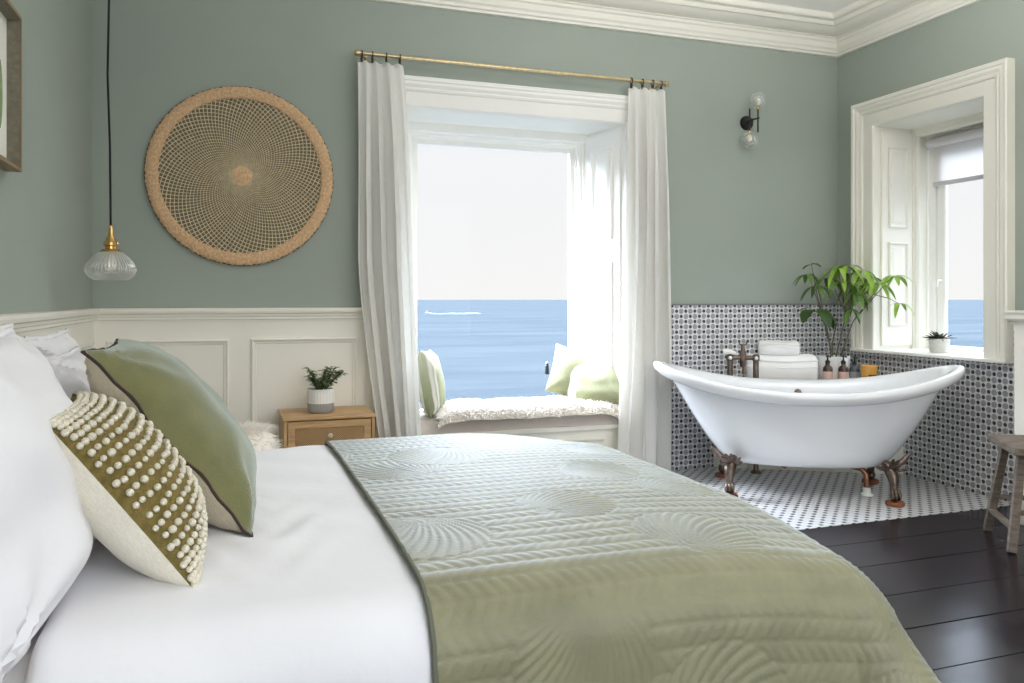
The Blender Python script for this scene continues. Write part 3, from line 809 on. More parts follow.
# ---- pendant lamp over the far side of the bed
PX, PY = -0.478, 3.786
pe = thing('pendant_lamp', 'ribbed clear glass pendant lamp on a black cord in the corner', 'lamp', (PX, PY, 1.23))
b = MB(); b.tube([(PX, PY, 1.455), (PX - .003, PY, 1.8), (PX - .012, PY, 2.1), (PX - .006, PY, 2.45), (PX, PY, ZC - .02)], .0045, 8); b.build('cord', M['cord'], pe)
b = MB(); b.lathe([(0, 0), (.05, 0), (.05, -.02), (.02, -.03), (0, -.03)], (PX, PY, ZC), 24); b.build('ceiling_rose', M['gold'], pe)
b = MB(); b.lathe([(0, 1.345), (.040, 1.345), (.042, 1.350), (.036, 1.358), (.022, 1.362), (.022, 1.372), (.028, 1.376), (.029, 1.388), (.022, 1.394), (.018, 1.408), (.011, 1.418), (.009, 1.455), (.0065, 1.46), (0, 1.46)], (PX, PY, 0), 24)
b.ball((PX + .026, PY - .012, 1.384), .009, 8, 6); b.build('lamp_holder', M['gold'], pe)
b = MB()
rm = lambda a, z: 1 + (.022 * math.sin(a * 44) if z > 1.262 else 0)
b.lathe([(.032, 1.352), (.044, 1.346), (.066, 1.330), (.085, 1.307), (.096, 1.286), (.099, 1.272), (.097, 1.262), (.093, 1.252), (.080, 1.238), (.064, 1.230), (.062, 1.231)], (PX, PY, 0), 176, rmod=rm)
b.f = [f for f in b.f if len(f) == 4]; b.m = b.m[:len(b.f)]
b.build('shade', M['lampglass'], pe)
b = MB(); b.lathe([(0, 1.345), (.013, 1.342), (.014, 1.325), (.022, 1.305), (.024, 1.29), (.018, 1.274), (.008, 1.267), (0, 1.266)], (PX, PY, 0), 16); b.build('bulb', M['bulb'], pe)

# ---- twin globe sconce
sc = thing('wall_sconce', 'black wall sconce with two clear glass globes above the bathtub', 'lamp', (3.39, YB, 2.374))
Rx = Matrix.Rotation(PI / 2, 3, 'X')
b = MB(); b.lathe([(0, 0), (.05, 0), (.05, .012), (.045, .02), (0, .022)], (3.39, YB, 2.374), 28, rot=Rx); b.build('backplate', M['black'], sc)
b = MB(); b.tube([(3.39, YB - .02, 2.374), (3.39, YB - .075, 2.374)], .007, 8); b.tube([(3.35, 4.672, 2.374), (3.41, 4.625, 2.386)], .006, 8); b.build('arm', M['black'], sc)
for (x, yy, za, zb, gz, s) in ((3.362, 4.67, 2.455, 2.296, 2.241, -1), (3.40, 4.63, 2.448, 2.288, 2.508, 1)):
    b = MB(); b.tube([(x, yy, za), (x, yy, zb)], .006, 8); r = b.build('rod', M['black'], sc)
    b = MB(); b.lathe([(0, 0), (.011, 0), (.012, .018), (.008, .022), (0, .022)], (x, yy, (gz - s * .062)), 14, rot=None if s > 0 else Matrix.Rotation(PI, 3, 'X')); b.build('socket', M['gold'], r)
    b = MB(); b.ball((x, yy, gz), .052, 24, 16); b.build('globe', M['globe'], sc)
    b = MB(); b.ball((x, yy, gz - s * .012), .016, 12, 8, sc=(1, 1, 1.6)); b.build('bulb', M['bulb'], sc)

# ================================================================= BED
BX0, BX1, BY0, BY1, BT = XL + 0.06, 1.43, 1.43, 3.25, 0.604
bed = thing('bed', 'wide bed with oak-framed headboard against the left wall', 'bed', (0.4, 2.33, 0))
b = MB(); b.span((BX0 + .02, BY0 + .10, .10), (BX1 - .10, BY1 - .10, .33)); b.build('base', M['mauve'], bed, bevel=.01)
b = MB(); b.span((BX0 + .02, BY0 + .10, .33), (BX1 - .10, BY1 - .10, .535)); b.build('mattress', M['sheet'], bed, bevel=.06)
b = MB(); b.span((XL + .052, BY0 - .02, .2), (XL + .082, 2.72, 1.00)); hb = b.build('headboard', M['rattan'], bed, smooth=False)
b = MB(); sweep_frame(b, [(0, 0), (0, .05), (.05, .05), (.05, 0)], BY0, 2.67, .2, .99, lambda u, z, p: (XL + .052 + p, u, z)); b.build('headboard_frame', M['oak_v'], hb, bevel=.004, angle=25)
for x in (BX0 + .12, BX1 - .2):
    for yy in (BY0 + .15, BY1 - .15):
        b = MB(); b.lathe([(0, 0), (.022, 0), (.03, .10), (0, .10)], (x, yy, 0), 14); b.build('leg', M['oak_v'], bed)

def drape(a, bb, R, xc, ylo, yhi, top, flare=0.0, ripple=0.0):
    """lay cloth point (a, bb) over the bed; returns points and normals"""
    ox = np.maximum(0, a - xc); oy = np.where(bb > yhi, bb - yhi, np.where(bb < ylo, bb - ylo, 0.0))
    d = (np.abs(ox) ** 4 + np.abs(oy) ** 4) ** 0.25
    hyp = np.hypot(ox, oy) + 1e-9; dx, dy = ox / hyp, oy / hyp
    phi = np.minimum(d / R, PI / 2); hang = np.maximum(0, d - R * PI / 2)
    cn = (np.abs(dx * dy) * 2) ** 1.2                            # 1 on the corner diagonal
    h2 = np.maximum(0, d - 0.06)
    hor = R * np.sin(phi) + hang * 0.05 + flare * cn * h2 * h2 / (h2 + 0.16) + ripple * np.minimum(1, hang * 4) * np.sin(np.where(np.abs(oy) > ox, a, bb) * 9.0)
    drop = R * (1 - np.cos(phi)) + hang * (1 - 0.3 * flare * cn)
    # the mattress sinks a little towards its edges and corners
    ex = np.clip((a - (xc - 0.45)) / 0.45, 0, 1); ey = np.clip(np.maximum((ylo + 0.45) - bb, bb - (yhi - 0.45)) / 0.45, 0, 1)
    sag = 0.022 * ex ** 2 + 0.014 * ey ** 2 + 0.03 * (ex * ey) ** 1.5
    X = np.minimum(a, xc) + dx * hor; Y = np.clip(bb, ylo, yhi) + dy * hor; Z = top - drop - sag
    nx, ny, nz = dx * np.sin(phi), dy * np.sin(phi), np.cos(phi)
    return X, Y, Z, nx, ny, nz

def cloth(name, a, bb, h, R, xc, ylo, yhi, top, m_, loc, **kw):
    A, B = np.meshgrid(a, bb, indexing='ij')
    X, Y, Z, nx, ny, nz = drape(A, B, R, xc, ylo, yhi, top, **kw)
    Hh = h(A, B); X = X + nx * Hh; Y = Y + ny * Hh; Z = Z + nz * Hh
    P = np.stack([X, Y, Z], -1).reshape(-1, 3) - np.array(loc)
    n, k = A.shape
    idx = np.arange(n * k).reshape(n, k)
    F = np.stack([idx[:-1, :-1], idx[1:, :-1], idx[1:, 1:], idx[:-1, 1:]], -1).reshape(-1, 4)
    me = bpy.data.meshes.new(name); me.vertices.add(len(P)); me.vertices.foreach_set('co', P.astype(np.float32).ravel())
    me.loops.add(F.size); me.loops.foreach_set('vertex_index', F.astype(np.int32).ravel())
    me.polygons.add(len(F)); me.polygons.foreach_set('loop_start', np.arange(0, F.size, 4, dtype=np.int32))
    me.update(); me.validate(); me.materials.append(m_); me.shade_smooth()
    o = bpy.data.objects.new(name, me); C.objects.link(o); o.location = loc; ORIG[o.name] = Vector(loc)
    return o, (X, Y, Z)

RB = 0.13
xc, ylo, yhi = BX1 - RB, BY0 + RB, BY1 - RB
hang = RB * PI / 2
def wrinkle(A, B):
    w = 0.004 * np.sin(A * 13 + 2 * np.sin(B * 5)) * np.sin(B * 7 + 1) + 0.003 * np.sin(B * 21 + 5 * np.sin(A * 3))
    w += 0.006 * np.exp(-((A - 0.05) / 0.12) ** 2) * np.sin(B * 30 + 3 * np.sin(A * 20)) * np.exp(-((B - 1.95) / 0.25) ** 2)
    w = w * np.clip((0.35 - A) / 0.12, 0, 1) - 0.004 * np.clip((A - 0.33) / 0.06, 0, 1)
    roll = np.clip((-0.27 - A) / 0.045, 0, 1)
    return 0.004 + w - 0.040 * (1 - np.sqrt(np.maximum(0, 1 - roll ** 2)))
a = np.linspace(-0.315, 1.0, 120); bb = np.linspace(ylo - hang - 0.30, yhi + hang + 0.30, 200)
dv, _ = cloth('duvet', a, bb, wrinkle, RB, xc, ylo, yhi, BT - .002, M['cotton'], (0.5, 2.33, .6), flare=0.28, ripple=0.004)
tag(dv, 'smooth white duvet spread over the bed under the green bedspread', 'duvet')
dv.modifiers.new('solid', 'SOLIDIFY').thickness = 0.012; dv.modifiers['solid'].offset = -1

# quilted bedspread: rows of slanting stitches crossed by palm-leaf fans
rq = random.Random(12)
fans = []
for i in range(5):
    for j in range(6):
        fans.append((0.42 + i * 0.36 + (0.18 if j % 2 else 0) + rq.uniform(-.07, .07), 1.0 + j * 0.46 + rq.uniform(-.09, .09), rq.choice((0.6, 2.4, 3.7, 5.6, 1.2, 4.4)) + rq.uniform(-.25, .25), rq.uniform(.20, .32)))
def quilt(A, B):
    v = B / 0.046; fr = v - np.floor(v); row = np.floor(v)
    sgn = np.where(np.mod(row, 2) < 1, 1.0, -1.0)
    st = np.abs(np.sin(PI * (A / 0.030 + sgn * (fr - .5) * 1.0)))
    h = 0.15 + 0.85 * (0.4 + 0.6 * st ** 0.7) * np.abs(np.sin(PI * fr)) ** 0.4
    for (fx, fy, ang, ln) in fans:
        X, Y = A - fx, B - fy
        r = np.hypot(X, Y); th = np.mod(np.arctan2(Y, X) - ang + PI, 2 * PI) - PI
        lim = ln * (0.35 + 0.65 * np.clip(np.cos(th * 1.25), 0, 1) ** 0.8)
        inside = (np.abs(th) < 1.15) & (r < lim)
        curved = th * (1 + 0.35 * r / ln) + 0.35 * (r / ln) ** 2
        rib = np.abs(np.sin(curved * 22)) ** 0.8 * np.clip(r / 0.05, 0.15, 1)
        edge = np.clip((lim - r) / 0.010, 0, 1) ** 0.5
        mid_ = np.exp(-(th / 0.05) ** 2) * 0.5
        h = np.where(inside, (0.2 + rib * 0.75 + mid_ * .5) * edge, h)
    return 0.007 + 0.0052 * h + 0.0015 * np.sin(A * 9 + B * 4) * np.sin(B * 11)
a0 = 0.352
a = np.linspace(a0, xc + hang + 0.33, 300); bb = np.linspace(ylo - hang - 0.33, yhi + hang + 0.33, 520)
bs, (X, Y, Z) = cloth('bedspread', a, bb, quilt, RB, xc, ylo, yhi, BT + 0.006, M['velvet'], (0.9, 2.33, .6), flare=0.62, ripple=0.0)
tag(bs, 'quilted sage green velvet bedspread draped over the foot half of the bed', 'bedspread')
b = MB(); b.tube([(X[0, k] - .002, Y[0, k], Z[0, k] - .004) for k in range(0, X.shape[1], 5)], .006, 6); b.build('hem', M['hem'], bs)

# ---- white pillows
def white_pillow(label, loc, ex, ey, seed, w=.70, h=.50, T=.22):
    t = thing('pillow', label, 'pillow', (0, 0, 0), 'white pillows at the headboard')
    for nm, sd in (('front_cover', 1), ('back_cover', -1)):
        b = MB(); n = 40; b.grid(pillow_pts(w, h, T, n, .05, sd, 2.4, seed, .017), n, n); b.build(nm, M['cotton'], t)
    b = MB(); L = edge_loop(w, h, .05, 30); Lo = edge_loop(w, h, .05, 30, .055)
    k = len(L); wob = [(q[0], q[1], .008 * math.sin(i * .9 + seed)) for i, q in enumerate(Lo)]
    b.grid([Vector(q) * 0.99 for q in L] + wob, 2, k, cv=True); b.build('flange', M['cotton'], t, solid=.004)
    place(t, loc, axes(ex, ey)); return t
white_pillow('plump white pillow at the near side of the bed, in front of another', (-.39, 1.70, .825), (0.03, 1, 0), (-.30, 0, 1), 1.2, w=.72, h=.52, T=.24)
white_pillow('white pillow propped on the headboard behind the plump near one', (-.50, 1.96, .825), (0, 1, 0), (-.10, 0, 1), 4.0, w=.72, h=.50, T=.16)
white_pillow('white pillow at the far side of the bed behind the green cushion', (-.42, 2.76, .78), (-.02, 1, 0), (-.26, 0, 1), 6.6, w=.56, h=.42, T=.2)
white_pillow('white pillow at the far headboard corner, its pointed ear by the panelling', (-.52, 2.86, .80), (0, 1, .0), (-.08, 0, 1), 8.1, w=.62, h=.47, T=.15)

# ---- green cushion with brown piping
nb, nt_ = Vector((.046, 1.928, .60)), Vector((-.297, 1.985, 1.035))
ey = nt_ - nb; ex = Vector((0.0, 1, 0.0)); Rg = axes(ex, ey); eyn = Rg @ Vector((0, 1, 0)); ctr = (nb + nt_) / 2 + Vector((0, .28, 0))
cushion('scatter_cushion', 'large olive green linen cushion with beige back and dark piping leaning on the pillows', 'cushion', .56, .56, .235, tuple(ctr), Rg, M['greenlinen'], M['beigelinen'], M['piping'], pinch=.06, seed=3, wr=.007, prad=.0036)

# ---- bobble cushion
nb, nt_ = Vector((-.066, 1.635, .595)), Vector((-.310, 1.64, .925))
ey = nt_ - nb; ex = Vector((-.06, 1, .02)); Rb = axes(ex, ey); bw, bh, bT = .42, .415, .20
bc = cushion('scatter_cushion', 'small cream cushion with rows of wool bobbles on olive cloth', 'cushion', bw, bh, bT, tuple((nb + nt_) / 2 + (Rb @ Vector((bw / 2, 0, 0)))), Rb, M['olive'], M['cream_cloth'], None, pinch=.05, seed=7, wr=.003)
b = MB(); rb = random.Random(5); nr = 19
for i in range(nr):
    for j in range(22):
        u = math.sin(PI / 2 * .93 * (-1 + 2 * (i + .5 * (j % 2)) / (nr - .5))) / math.sin(PI / 2 * .93) * .985; v = math.sin(PI / 2 * .9 * (-1 + 2 * j / 21)) / math.sin(PI / 2 * .9) * .975
        u += rb.uniform(-.012, .012) * (1 - u * u); v += rb.uniform(-.012, .012) * (1 - v * v)
        uu, vv = u, v
        x = bw / 2 * uu * (1 - .05 * (1 - vv * vv)); yy = bh / 2 * vv * (1 - .05 * (1 - uu * uu))
        e = max(0, 1 - abs(uu) ** 2.6) ** .55 * max(0, 1 - abs(vv) ** 2.6) ** .55
        r = rb.uniform(.0064, .0086)
        b.ball((x, yy, bT / 2 * e + .003), r, 7, 5, sc=(1.15, 1, .95))
        b.ball((x + .010, yy + .004, bT / 2 * e), .0024, 5, 4)
o = b.build('bobbles', M['bobble'], None); o.parent = bc; o['kind'] = 'stuff'

# ================================================================= NIGHTSTAND AND ITS PLANT
nsx0, nsx1, nsy0, nsy1, nsz = .262, .735, 4.325, 4.715, .531
ns = thing('nightstand', 'light oak nightstand with rattan drawer beside the left curtain', 'nightstand', (.5, 4.48, 0))
b = MB(); b.span((nsx0 - .006, nsy0 - .006, nsz - .016), (nsx1 + .006, nsy1, nsz)); b.build('top', M['oak'], ns, bevel=.003)
b = MB()
b.span((nsx0, nsy0, .12), (nsx0 + .018, nsy1, nsz - .016)); b.span((nsx1 - .018, nsy0, .12), (nsx1, nsy1, nsz - .016)); b.span((nsx0, nsy1 - .012, .12), (nsx1, nsy1, nsz - .016)); b.span((nsx0, nsy0, .12), (nsx1, nsy1, .138)); b.span((nsx0 + .018, nsy0 + .01, .318), (nsx1 - .018, nsy1 - .012, .33))
b.build('body', M['oak_v'], ns, bevel=.002)
for (z0, z1) in ((.338, nsz - .022), (.142, .312)):
    b = MB(); x0, x1 = nsx0 + .022, nsx1 - .022
    sweep_frame(b, [(0, -.02), (0, .0), (-.036, .0), (-.036, -.008)], x0, x1, z0, z1, lambda u, z, p: (u, nsy0 + .002 - p, z), closed=True)
    d = b.build('drawer', M['oak'], ns, angle=25)
    b = MB(); b.span((x0 + .03, nsy0 + .008, z0 + .03), (x1 - .03, nsy0 + .014, z1 - .03)); b.build('rattan_panel', M['rattan'], d, smooth=False)
    b = MB(); b.lathe([(0, 0), (.006, 0), (.006, .012), (.012, .016), (.013, .022), (.008, .027), (0, .028)], ((x0 + x1) / 2, nsy0 + .008, (z0 + z1) / 2 + .008), 16, rot=Rx); b.build('knob', M['bobble'], d)
for x in (nsx0 + .03, nsx1 - .03):
    for yy in (nsy0 + .03, nsy1 - .03):
        b = MB(); b.lathe([(0, 0), (.011, 0), (.017, .12), (0, .12)], (x, yy, 0), 12); b.build('leg', M['oak_v'], ns)

def leaf(mb, base, d, up, L, W, droop=0.3, mat_=0, fold=.15, n=6, tipw=1.0):
    d = Vector(d).normalized(); up = Vector(up); sd = d.cross(up)
    if sd.length < 1e-4: sd = d.orthogonal()
    sd.normalize(); nn = sd.cross(d).normalized()
    P = []; base = Vector(base)
    for i in range(n + 1):
        s = i / n
        c = base + d * (L * s * (1 - .15 * droop * s)) + Vector((0, 0, -1)) * (droop * L * s * s * .6)
        w = W / 2 * (math.sin(PI * min(1, (s * .93 + .035))) ** .8) * tipw
        if i == n: w = W * .01
        P += [c - sd * w + nn * w * fold * 2, c, c + sd * w + nn * w * fold * 2]
    mb.grid(P, n + 1, 3, mat_)

JX, JY = .468, 4.5
jp = thing('potted_plant', 'small bushy plant in ribbed white and grey pot on the nightstand', 'plant', (JX, JY, nsz))
b = MB(); ribs = lambda a, z: 1 + .012 * math.sin(a * 26)
b.lathe([(0, 0), (.060, 0), (.066, .004), (.069, .012), (.070, .052), (.070, .0525), (.071, .122), (.0715, .128), (.068, .130), (.066, .126), (.064, .11)], (JX, JY, nsz), 104, rmod=ribs, mats=lambda z: 1 if z < .0524 else 0)
b.build('pot', [M['potwhite'], M['potgrey']], jp, angle=60)
b = MB(); b.lathe([(0, .114), (.04, .116), (.065, .112)], (JX, JY, nsz), 24); b.build('soil', M['soil'], jp)
bst = MB(); blf = MB(); r5 = random.Random(11)
for k in range(15):
    a = r5.uniform(0, 2 * PI); ln = r5.uniform(.08, .16); q = r5.uniform(.05, .38)
    if k < 3: a, q, ln = r5.uniform(-.4, .4), .55, .14
    base = Vector((JX + .02 * math.cos(a), JY + .02 * math.sin(a), nsz + .11))
    dd = Vector((math.cos(a) * q, math.sin(a) * q, 1)).normalized()
    pts = [base + dd * ln * s + Vector((math.cos(a), math.sin(a), -.6)) * (.03 * s * s) for s in (0, .33, .66, 1)]
    bst.tube(pts, [.004, .0035, .003, .002], 6)
    for m_ in range(15):
        s = .25 + .75 * m_ / 14; i = min(2, int(s * 3)); p = pts[i].lerp(pts[i + 1], s * 3 - i) if s < 1 else pts[3]
        an = m_ * 2.4 + k
        leaf(blf, p, (math.cos(an), math.sin(an), r5.uniform(-.1, .7)), (0, 0, 1), r5.uniform(.030, .046), r5.uniform(.022, .031), .3, n=4)
bst.build('stem', M['stem'], jp); blf.build('foliage', M['jade'], jp)

# shaggy cream pouf just visible beyond the far edge of the bed
b = MB(); r6 = random.Random(4); FC = Vector((.0, 3.70, .0))
b.lathe([(0, 0.0), (.16, .0), (.19, .08), (.2, .28), (.19, .52), (.15, .575), (0, .59)], tuple(FC), 28)
for k in range(2600):
    a = r6.uniform(0, 2 * PI); z = r6.uniform(.05, .58) ; rr = .2 if z < .49 else .2 - (z - .49) * .5
    if r6.random() < .35: rr = .17 * math.sqrt(r6.random()); z = .585
    p = FC + Vector((rr * math.cos(a), rr * math.sin(a), z)); d = Vector((math.cos(a), math.sin(a), r6.uniform(-.2, .9))).normalized(); l = r6.uniform(.02, .05)
    s = d.orthogonal().normalized() * .003
    q = d.cross(s)
    b.add([p + s, p - s * .5 + q, p - s * .5 - q, p + d * l + Vector((0, 0, -.01))], [(0, 1, 3), (1, 2, 3), (2, 0, 3)])
tag(b.build('pouf', M['fur'], loc=tuple(FC)), 'shaggy cream pouf on the floor between bed and nightstand', 'pouf')

# ================================================================= BATHTUB (set across the corner)
E_ = Vector((.863, -.505, 0)); NN = Vector((.505, .863, 0)); TC = Vector((3.245, 3.985, 0))
def tb(a, n, z): return TC + E_ * a + NN * n + Vector((0, 0, z))
tub = thing('bathtub', 'white double-ended slipper bathtub on clawed bronze feet in the tiled corner', 'bathtub', tuple(TC))
def rimz(t): return 0.630 + 0.148 * abs(t) ** 2.3
rings = []      # (half length, half width, height fraction, exponent, extra z)
out = [(.33, .14, -.002, 2.4), (.40, .205, 0, 2.5), (.43, .228, .012, 2.45), (.462, .252, .05, 2.4), (.50, .275, .13, 2.4), (.56, .295, .28, 2.35), (.635, .312, .48, 2.3), (.70, .325, .66, 2.25), (.755, .336, .82, 2.2), (.785, .340, .90, 2.15),
       (.80, .350, 9.924, 2.15), (.835, .378, 9.922, 2.15), (.868, .402, 9.934, 2.15), (.884, .416, 9.955, 2.15), (.886, .418, 9.975, 2.15), (.876, .411, 9.992, 2.15), (.852, .394, 10.0, 2.15), (.82, .366, 9.998, 2.15), (.792, .345, 9.985, 2.15), (.772, .33, 9.96, 2.15),
       (.735, .315, .80, 2.2), (.66, .295, .56, 2.25), (.58, .272, .34, 2.3), (.50, .245, .18, 2.3), (.42, .2, .10, 2.3), (.32, .12, .075, 2.2), (.05, .02, .07, 2.0)]
ns_ = 96; P = []; zb = .178
for (A_, B_, hf, ex_) in out:
    for k in range(ns_):
        th = 2 * PI * k / ns_; c_, s_ = math.cos(th), math.sin(th)
        x = A_ * math.copysign(abs(c_) ** (2 / ex_), c_); yv = B_ * math.copysign(abs(s_) ** (2 / ex_), s_)
        if hf > 5:
            P.append(tb(x, yv, rimz(x / .88) + hf - 10.0)); continue
        zt = rimz(x / .88) if hf > 0.5 else rimz(x / .88) * hf * 2 + (1 - hf * 2) * rimz(0) if hf > 0 else rimz(0)
        P.append(tb(x, yv, zb + hf * (zt - zb)))
b = MB(); b.grid(P, len(out), ns_, cv=True); b.add(P[:ns_], [tuple(range(ns_))]); b.add(P[-ns_:], [tuple(range(ns_))])
b.build('tub_shell', M['enamel'], tub, angle=50, subsurf=1)
b = MB(); b.lathe([(0, 0), (.022, 0), (.022, .006), (.012, .01), (0, .01)], tuple(tb(.02, .318, .555)), 18, rot=axes(tuple(E_), (0, 0, 1)) @ Matrix.Identity(3)); b.build('overflow', M['bronze'], tub)
def claw_foot(sa, sn):
    """ball-and-claw foot with an acanthus crest spreading on the tub side"""
    a0, n0 = sa * .455, sn * .245
    fx = lambda a, n, z: tb(sa * a, sn * n, z)
    b = MB()
    path = [fx(.405, .19, .23), fx(.425, .215, .205), fx(.442, .245, .165), fx(.447, .258, .12), fx(.443, .262, .085), fx(.444, .272, .06)]
    b.tube(path, [.024, .034, .036, .026, .019, .020], 12)
    b.ball(fx(.447, .280, .054), .029, 14, 10)
    for k in (-1, 0, 1):
        w = Vector(fx(.447, .280, .054)); tang = E_ * sa * k * .017
        b.tube([fx(.437, .268, .088) + tang * .6, w + Vector((0, 0, .03)) + NN * sn * .014 + tang, w + NN * sn * .030 + tang * 1.2, w + NN * sn * .022 + Vector((0, 0, -.022)) + tang], [.009, .011, .010, .004], 7)
    # leafy crest against the shell, running out towards the end of the tub
    for (da, dn, dz, L_, ang) in ((0, 0, .0, .065, .95), (.0, .0, .0, .075, .55), (.0, 0, .0, .055, 1.45), (-.02, 0, -.005, .045, 2.1), (.02, 0, -.01, .05, .2)):
        base = fx(.43 + da, .245 + dn, .20 + dz); d = (E_ * sa * math.cos(ang) + Vector((0, 0, 1)) * math.sin(ang) + NN * sn * .16)
        tip = base + d * L_
        b.tube([base, base + d * L_ * .35 + NN * sn * .016, base + d * L_ * .75 + NN * sn * .014, tip + NN * sn * .026, tip + d * .006 + NN * sn * .036], [.015, .017, .013, .009, .004], 8, flat=.75)
    b.tube([fx(.36, .19, .196), fx(.42, .235, .185), fx(.48, .22, .215), fx(.53, .20, .262), fx(.545, .205, .285)], [.012, .018, .020, .016, .007], 8)
    f = b.build('foot', M['bronze'], tub, angle=60, subsurf=1)
    return f
for sa in (-1, 1):
    for sn in (-1, 1): claw_foot(sa, sn)
# wooden blocks under the feet
blk = [((-1, -1), 'front left'), ((1, -1), 'front right'), ((-1, 1), 'rear left'), ((1, 1), 'rear right')]
for (sa, sn), wd in blk:
    c = tb(sa * .447, sn * .28, 0)
    b = MB(); b.lathe([(0, .002), (.046, .002), (.05, .006), (.05, .020), (.045, .0255), (0, .0255)], tuple(c), 24, rmod=lambda a, z: 1 + .05 * math.cos(3 * a))
    tag(b.build('wooden_block', M['redwood'], loc=tuple(c)), 'reddish wooden block under the %s claw foot of the bathtub' % wd, 'block', 'wooden blocks under the bathtub feet')
wpipe = thing('waste_pipe', 'bent copper waste pipe running under the bathtub to the floor', 'pipe', tuple(tb(.3, .05, 0)))
b = MB(); b.tube([tb(-.12, .05, .185), tb(.1, .02, .175), tb(.26, -.03, .165), tb(.32, -.05, .155), tb(.345, -.06, .125), tb(.347, -.062, .075), tb(.347, -.062, .004)], .017, 12); b.tube([tb(-.12, .05, .185), tb(-.125, .05, .15), tb(-.10, .05, .128), tb(-.07, .05, .15), tb(-.075, .05, .185)], .015, 10); b.build('pipe', M['copper'], wpipe)
b = MB(); b.lathe([(.017, .05), (.024, .048), (.024, .02), (.036, .014), (.036, .003), (.017, .003)], tuple(tb(.347, -.062, 0)), 20); b.build('floor_collar', M['porcelain'], wpipe)

# ---- floor-standing bath mixer
mx = thing('bath_mixer', 'bronze floor-standing bath mixer with white porcelain handset behind the bathtub', 'tap', (3.2, 4.52, 0))
l1, l2 = Vector((3.133, 4.566, 0)), Vector((3.276, 4.483, 0))
for p in (l1, l2):
    b = MB(); b.lathe([(0, .003), (.035, .003), (.035, .01), (.02, .02), (.017, .03), (.017, .60), (.023, .605), (.023, .615), (.019, .62), (.019, .74), (.024, .745), (.024, .775), (.016, .785), (0, .787)], tuple(p), 18); b.build('standpipe', M['bronze'], mx)
hv = Vector((0, 0, 1)); fwd = -NN
b = MB(); b.tube([l1 + hv * .762, l2 + hv * .762], .015, 12); mid = (l1 + l2) / 2
b.lathe([(0, .70), (.016, .70), (.022, .72), (.022, .80), (.016, .81), (.012, .835), (0, .838)], tuple(mid), 16); b.build('mixer_body', M['bronze'], mx)
b = MB(); b.tube([mid + hv * .73, mid + hv * .722 + fwd * .05, mid + hv * .70 + fwd * .085, mid + hv * .665 + fwd * .095], [.014, .013, .013, .015], 10); b.build('spout', M['bronze'], mx)
for p in (l1, l2):
    b = MB(); q = p + hv * .762 + fwd * .026
    b.tube([p + hv * .762, q], .014, 10); b.build('valve', M['bronze'], mx)
    b = MB(); b.ball(q + fwd * .008, .0125, 12, 8); b.build('valve_button', M['porcelain'], mx)
b = MB(); q = mid + hv * .84
b.tube([q + hv * -.01, q + hv * .012], .012, 10)
for s in (-1, 1): b.tube([q, q + E_ * s * .02 + hv * .012, q + E_ * s * .026 + hv * .03], .005, 8)
b.build('cradle', M['bronze'], mx)
b = MB(); h0 = l1 + hv * .798 - E_ * .045
b.tube([h0, h0 + E_ * .03 + hv * .004, h0 + E_ * .06 + hv * -.004, h0 + E_ * .08 + hv * -.01], [.016, .021, .017, .012], 12); b.build('handset', M['porcelain'], mx)

# ---- boxed corner ledge behind the tub
n0 = .585
pa = TC + NN * n0; 
ta = (YB - .013 - pa.y) / E_.y; tbb = (XR - .013 - pa.x) / E_.x
A1 = pa + E_ * ta; A2 = pa + E_ * tbb; CO = Vector((XR - .013, YB - .013, 0)); LZ = .572
cl = thing('corner_ledge', 'white boarded corner ledge behind the bathtub', 'ledge', tuple((A1 + A2 + CO) / 3))
b = MB(); b.prism([A1, A2, CO], (0, 0, LZ - .02)); b.build('carcass', M['cream'], cl, smooth=False)
b = MB(); nbd = 11
for k in range(nbd):
    s0, s1 = k / nbd, (k + 1) / nbd; c = A1.lerp(A2, (s0 + s1) / 2); wdt = (A2 - A1).length / nbd - .006
    rotm = Matrix((E_, NN, Vector((0, 0, 1)))).transposed()
    if k not in (0, nbd - 1): b.box(c - NN * .006 + Vector((0, 0, (LZ - .02) / 2)), (wdt, .012, LZ - .024), rot=rotm)
b.build('board_front', M['cream'], cl, bevel=.002)
b = MB(); b.prism([A1 - NN * .0, A2 - NN * .0, CO], (0, 0, .02)); b.v = [Vector(v) + Vector((0, 0, LZ - .02)) for v in b.v]; b.build('ledge_top', M['cream'], cl, smooth=False)

# ---- towels on the ledge
def towel(name, label, a, n, z, L, D, Hh, seed):
    """a bath towel folded into a soft roll: rounded ends, spiral fold on the end face"""
    b = MB(); nu, nv = 40, 28; P = []
    for i in range(nu):
        u = i / (nu - 1); e = min(1, (u + .02) * 8, (1 - u + .02) * 8)
        e = .74 + .26 * math.sqrt(max(0, 1 - (1 - e) ** 2))
        for j in range(nv):
            t_ = 2 * PI * j / nv; c_, s_ = math.cos(t_), math.sin(t_)
            yy = D / 2 * math.copysign(abs(c_) ** .95, c_) * e; zz = Hh / 2 + Hh / 2 * math.copysign(abs(s_) ** (.95 if s_ > 0 else .5), s_) * e
            wv = .006 * noise.noise(Vector((u * 5, c_ * 2 + seed, s_ * 2)))
            P.append(tb(a + (u - .5) * L, n + yy + wv, z + zz * (1 - .0) + (wv if s_ > 0 else 0)))
    b.grid(P, nu, nv, cv=True); b.add(P[:nv], [tuple(range(nv))]); b.add(P[-nv:], [tuple(range(nv))])
    o = b.build(name, M['towel'], loc=tuple(tb(a, n, z)), angle=70)
    tag(o, label, 'towel')
    for f in (.2, .42):
        b = MB(); b.tube([tb(a + (u - .5) * L, n - D / 2 * .93 - .004, z + Hh * (1 - f) + .004 * math.sin(u * 7 + seed)) for u in [k / 10 for k in range(11)]], .006, 6)
        b.build('fold', M['towel'], o)
    return o
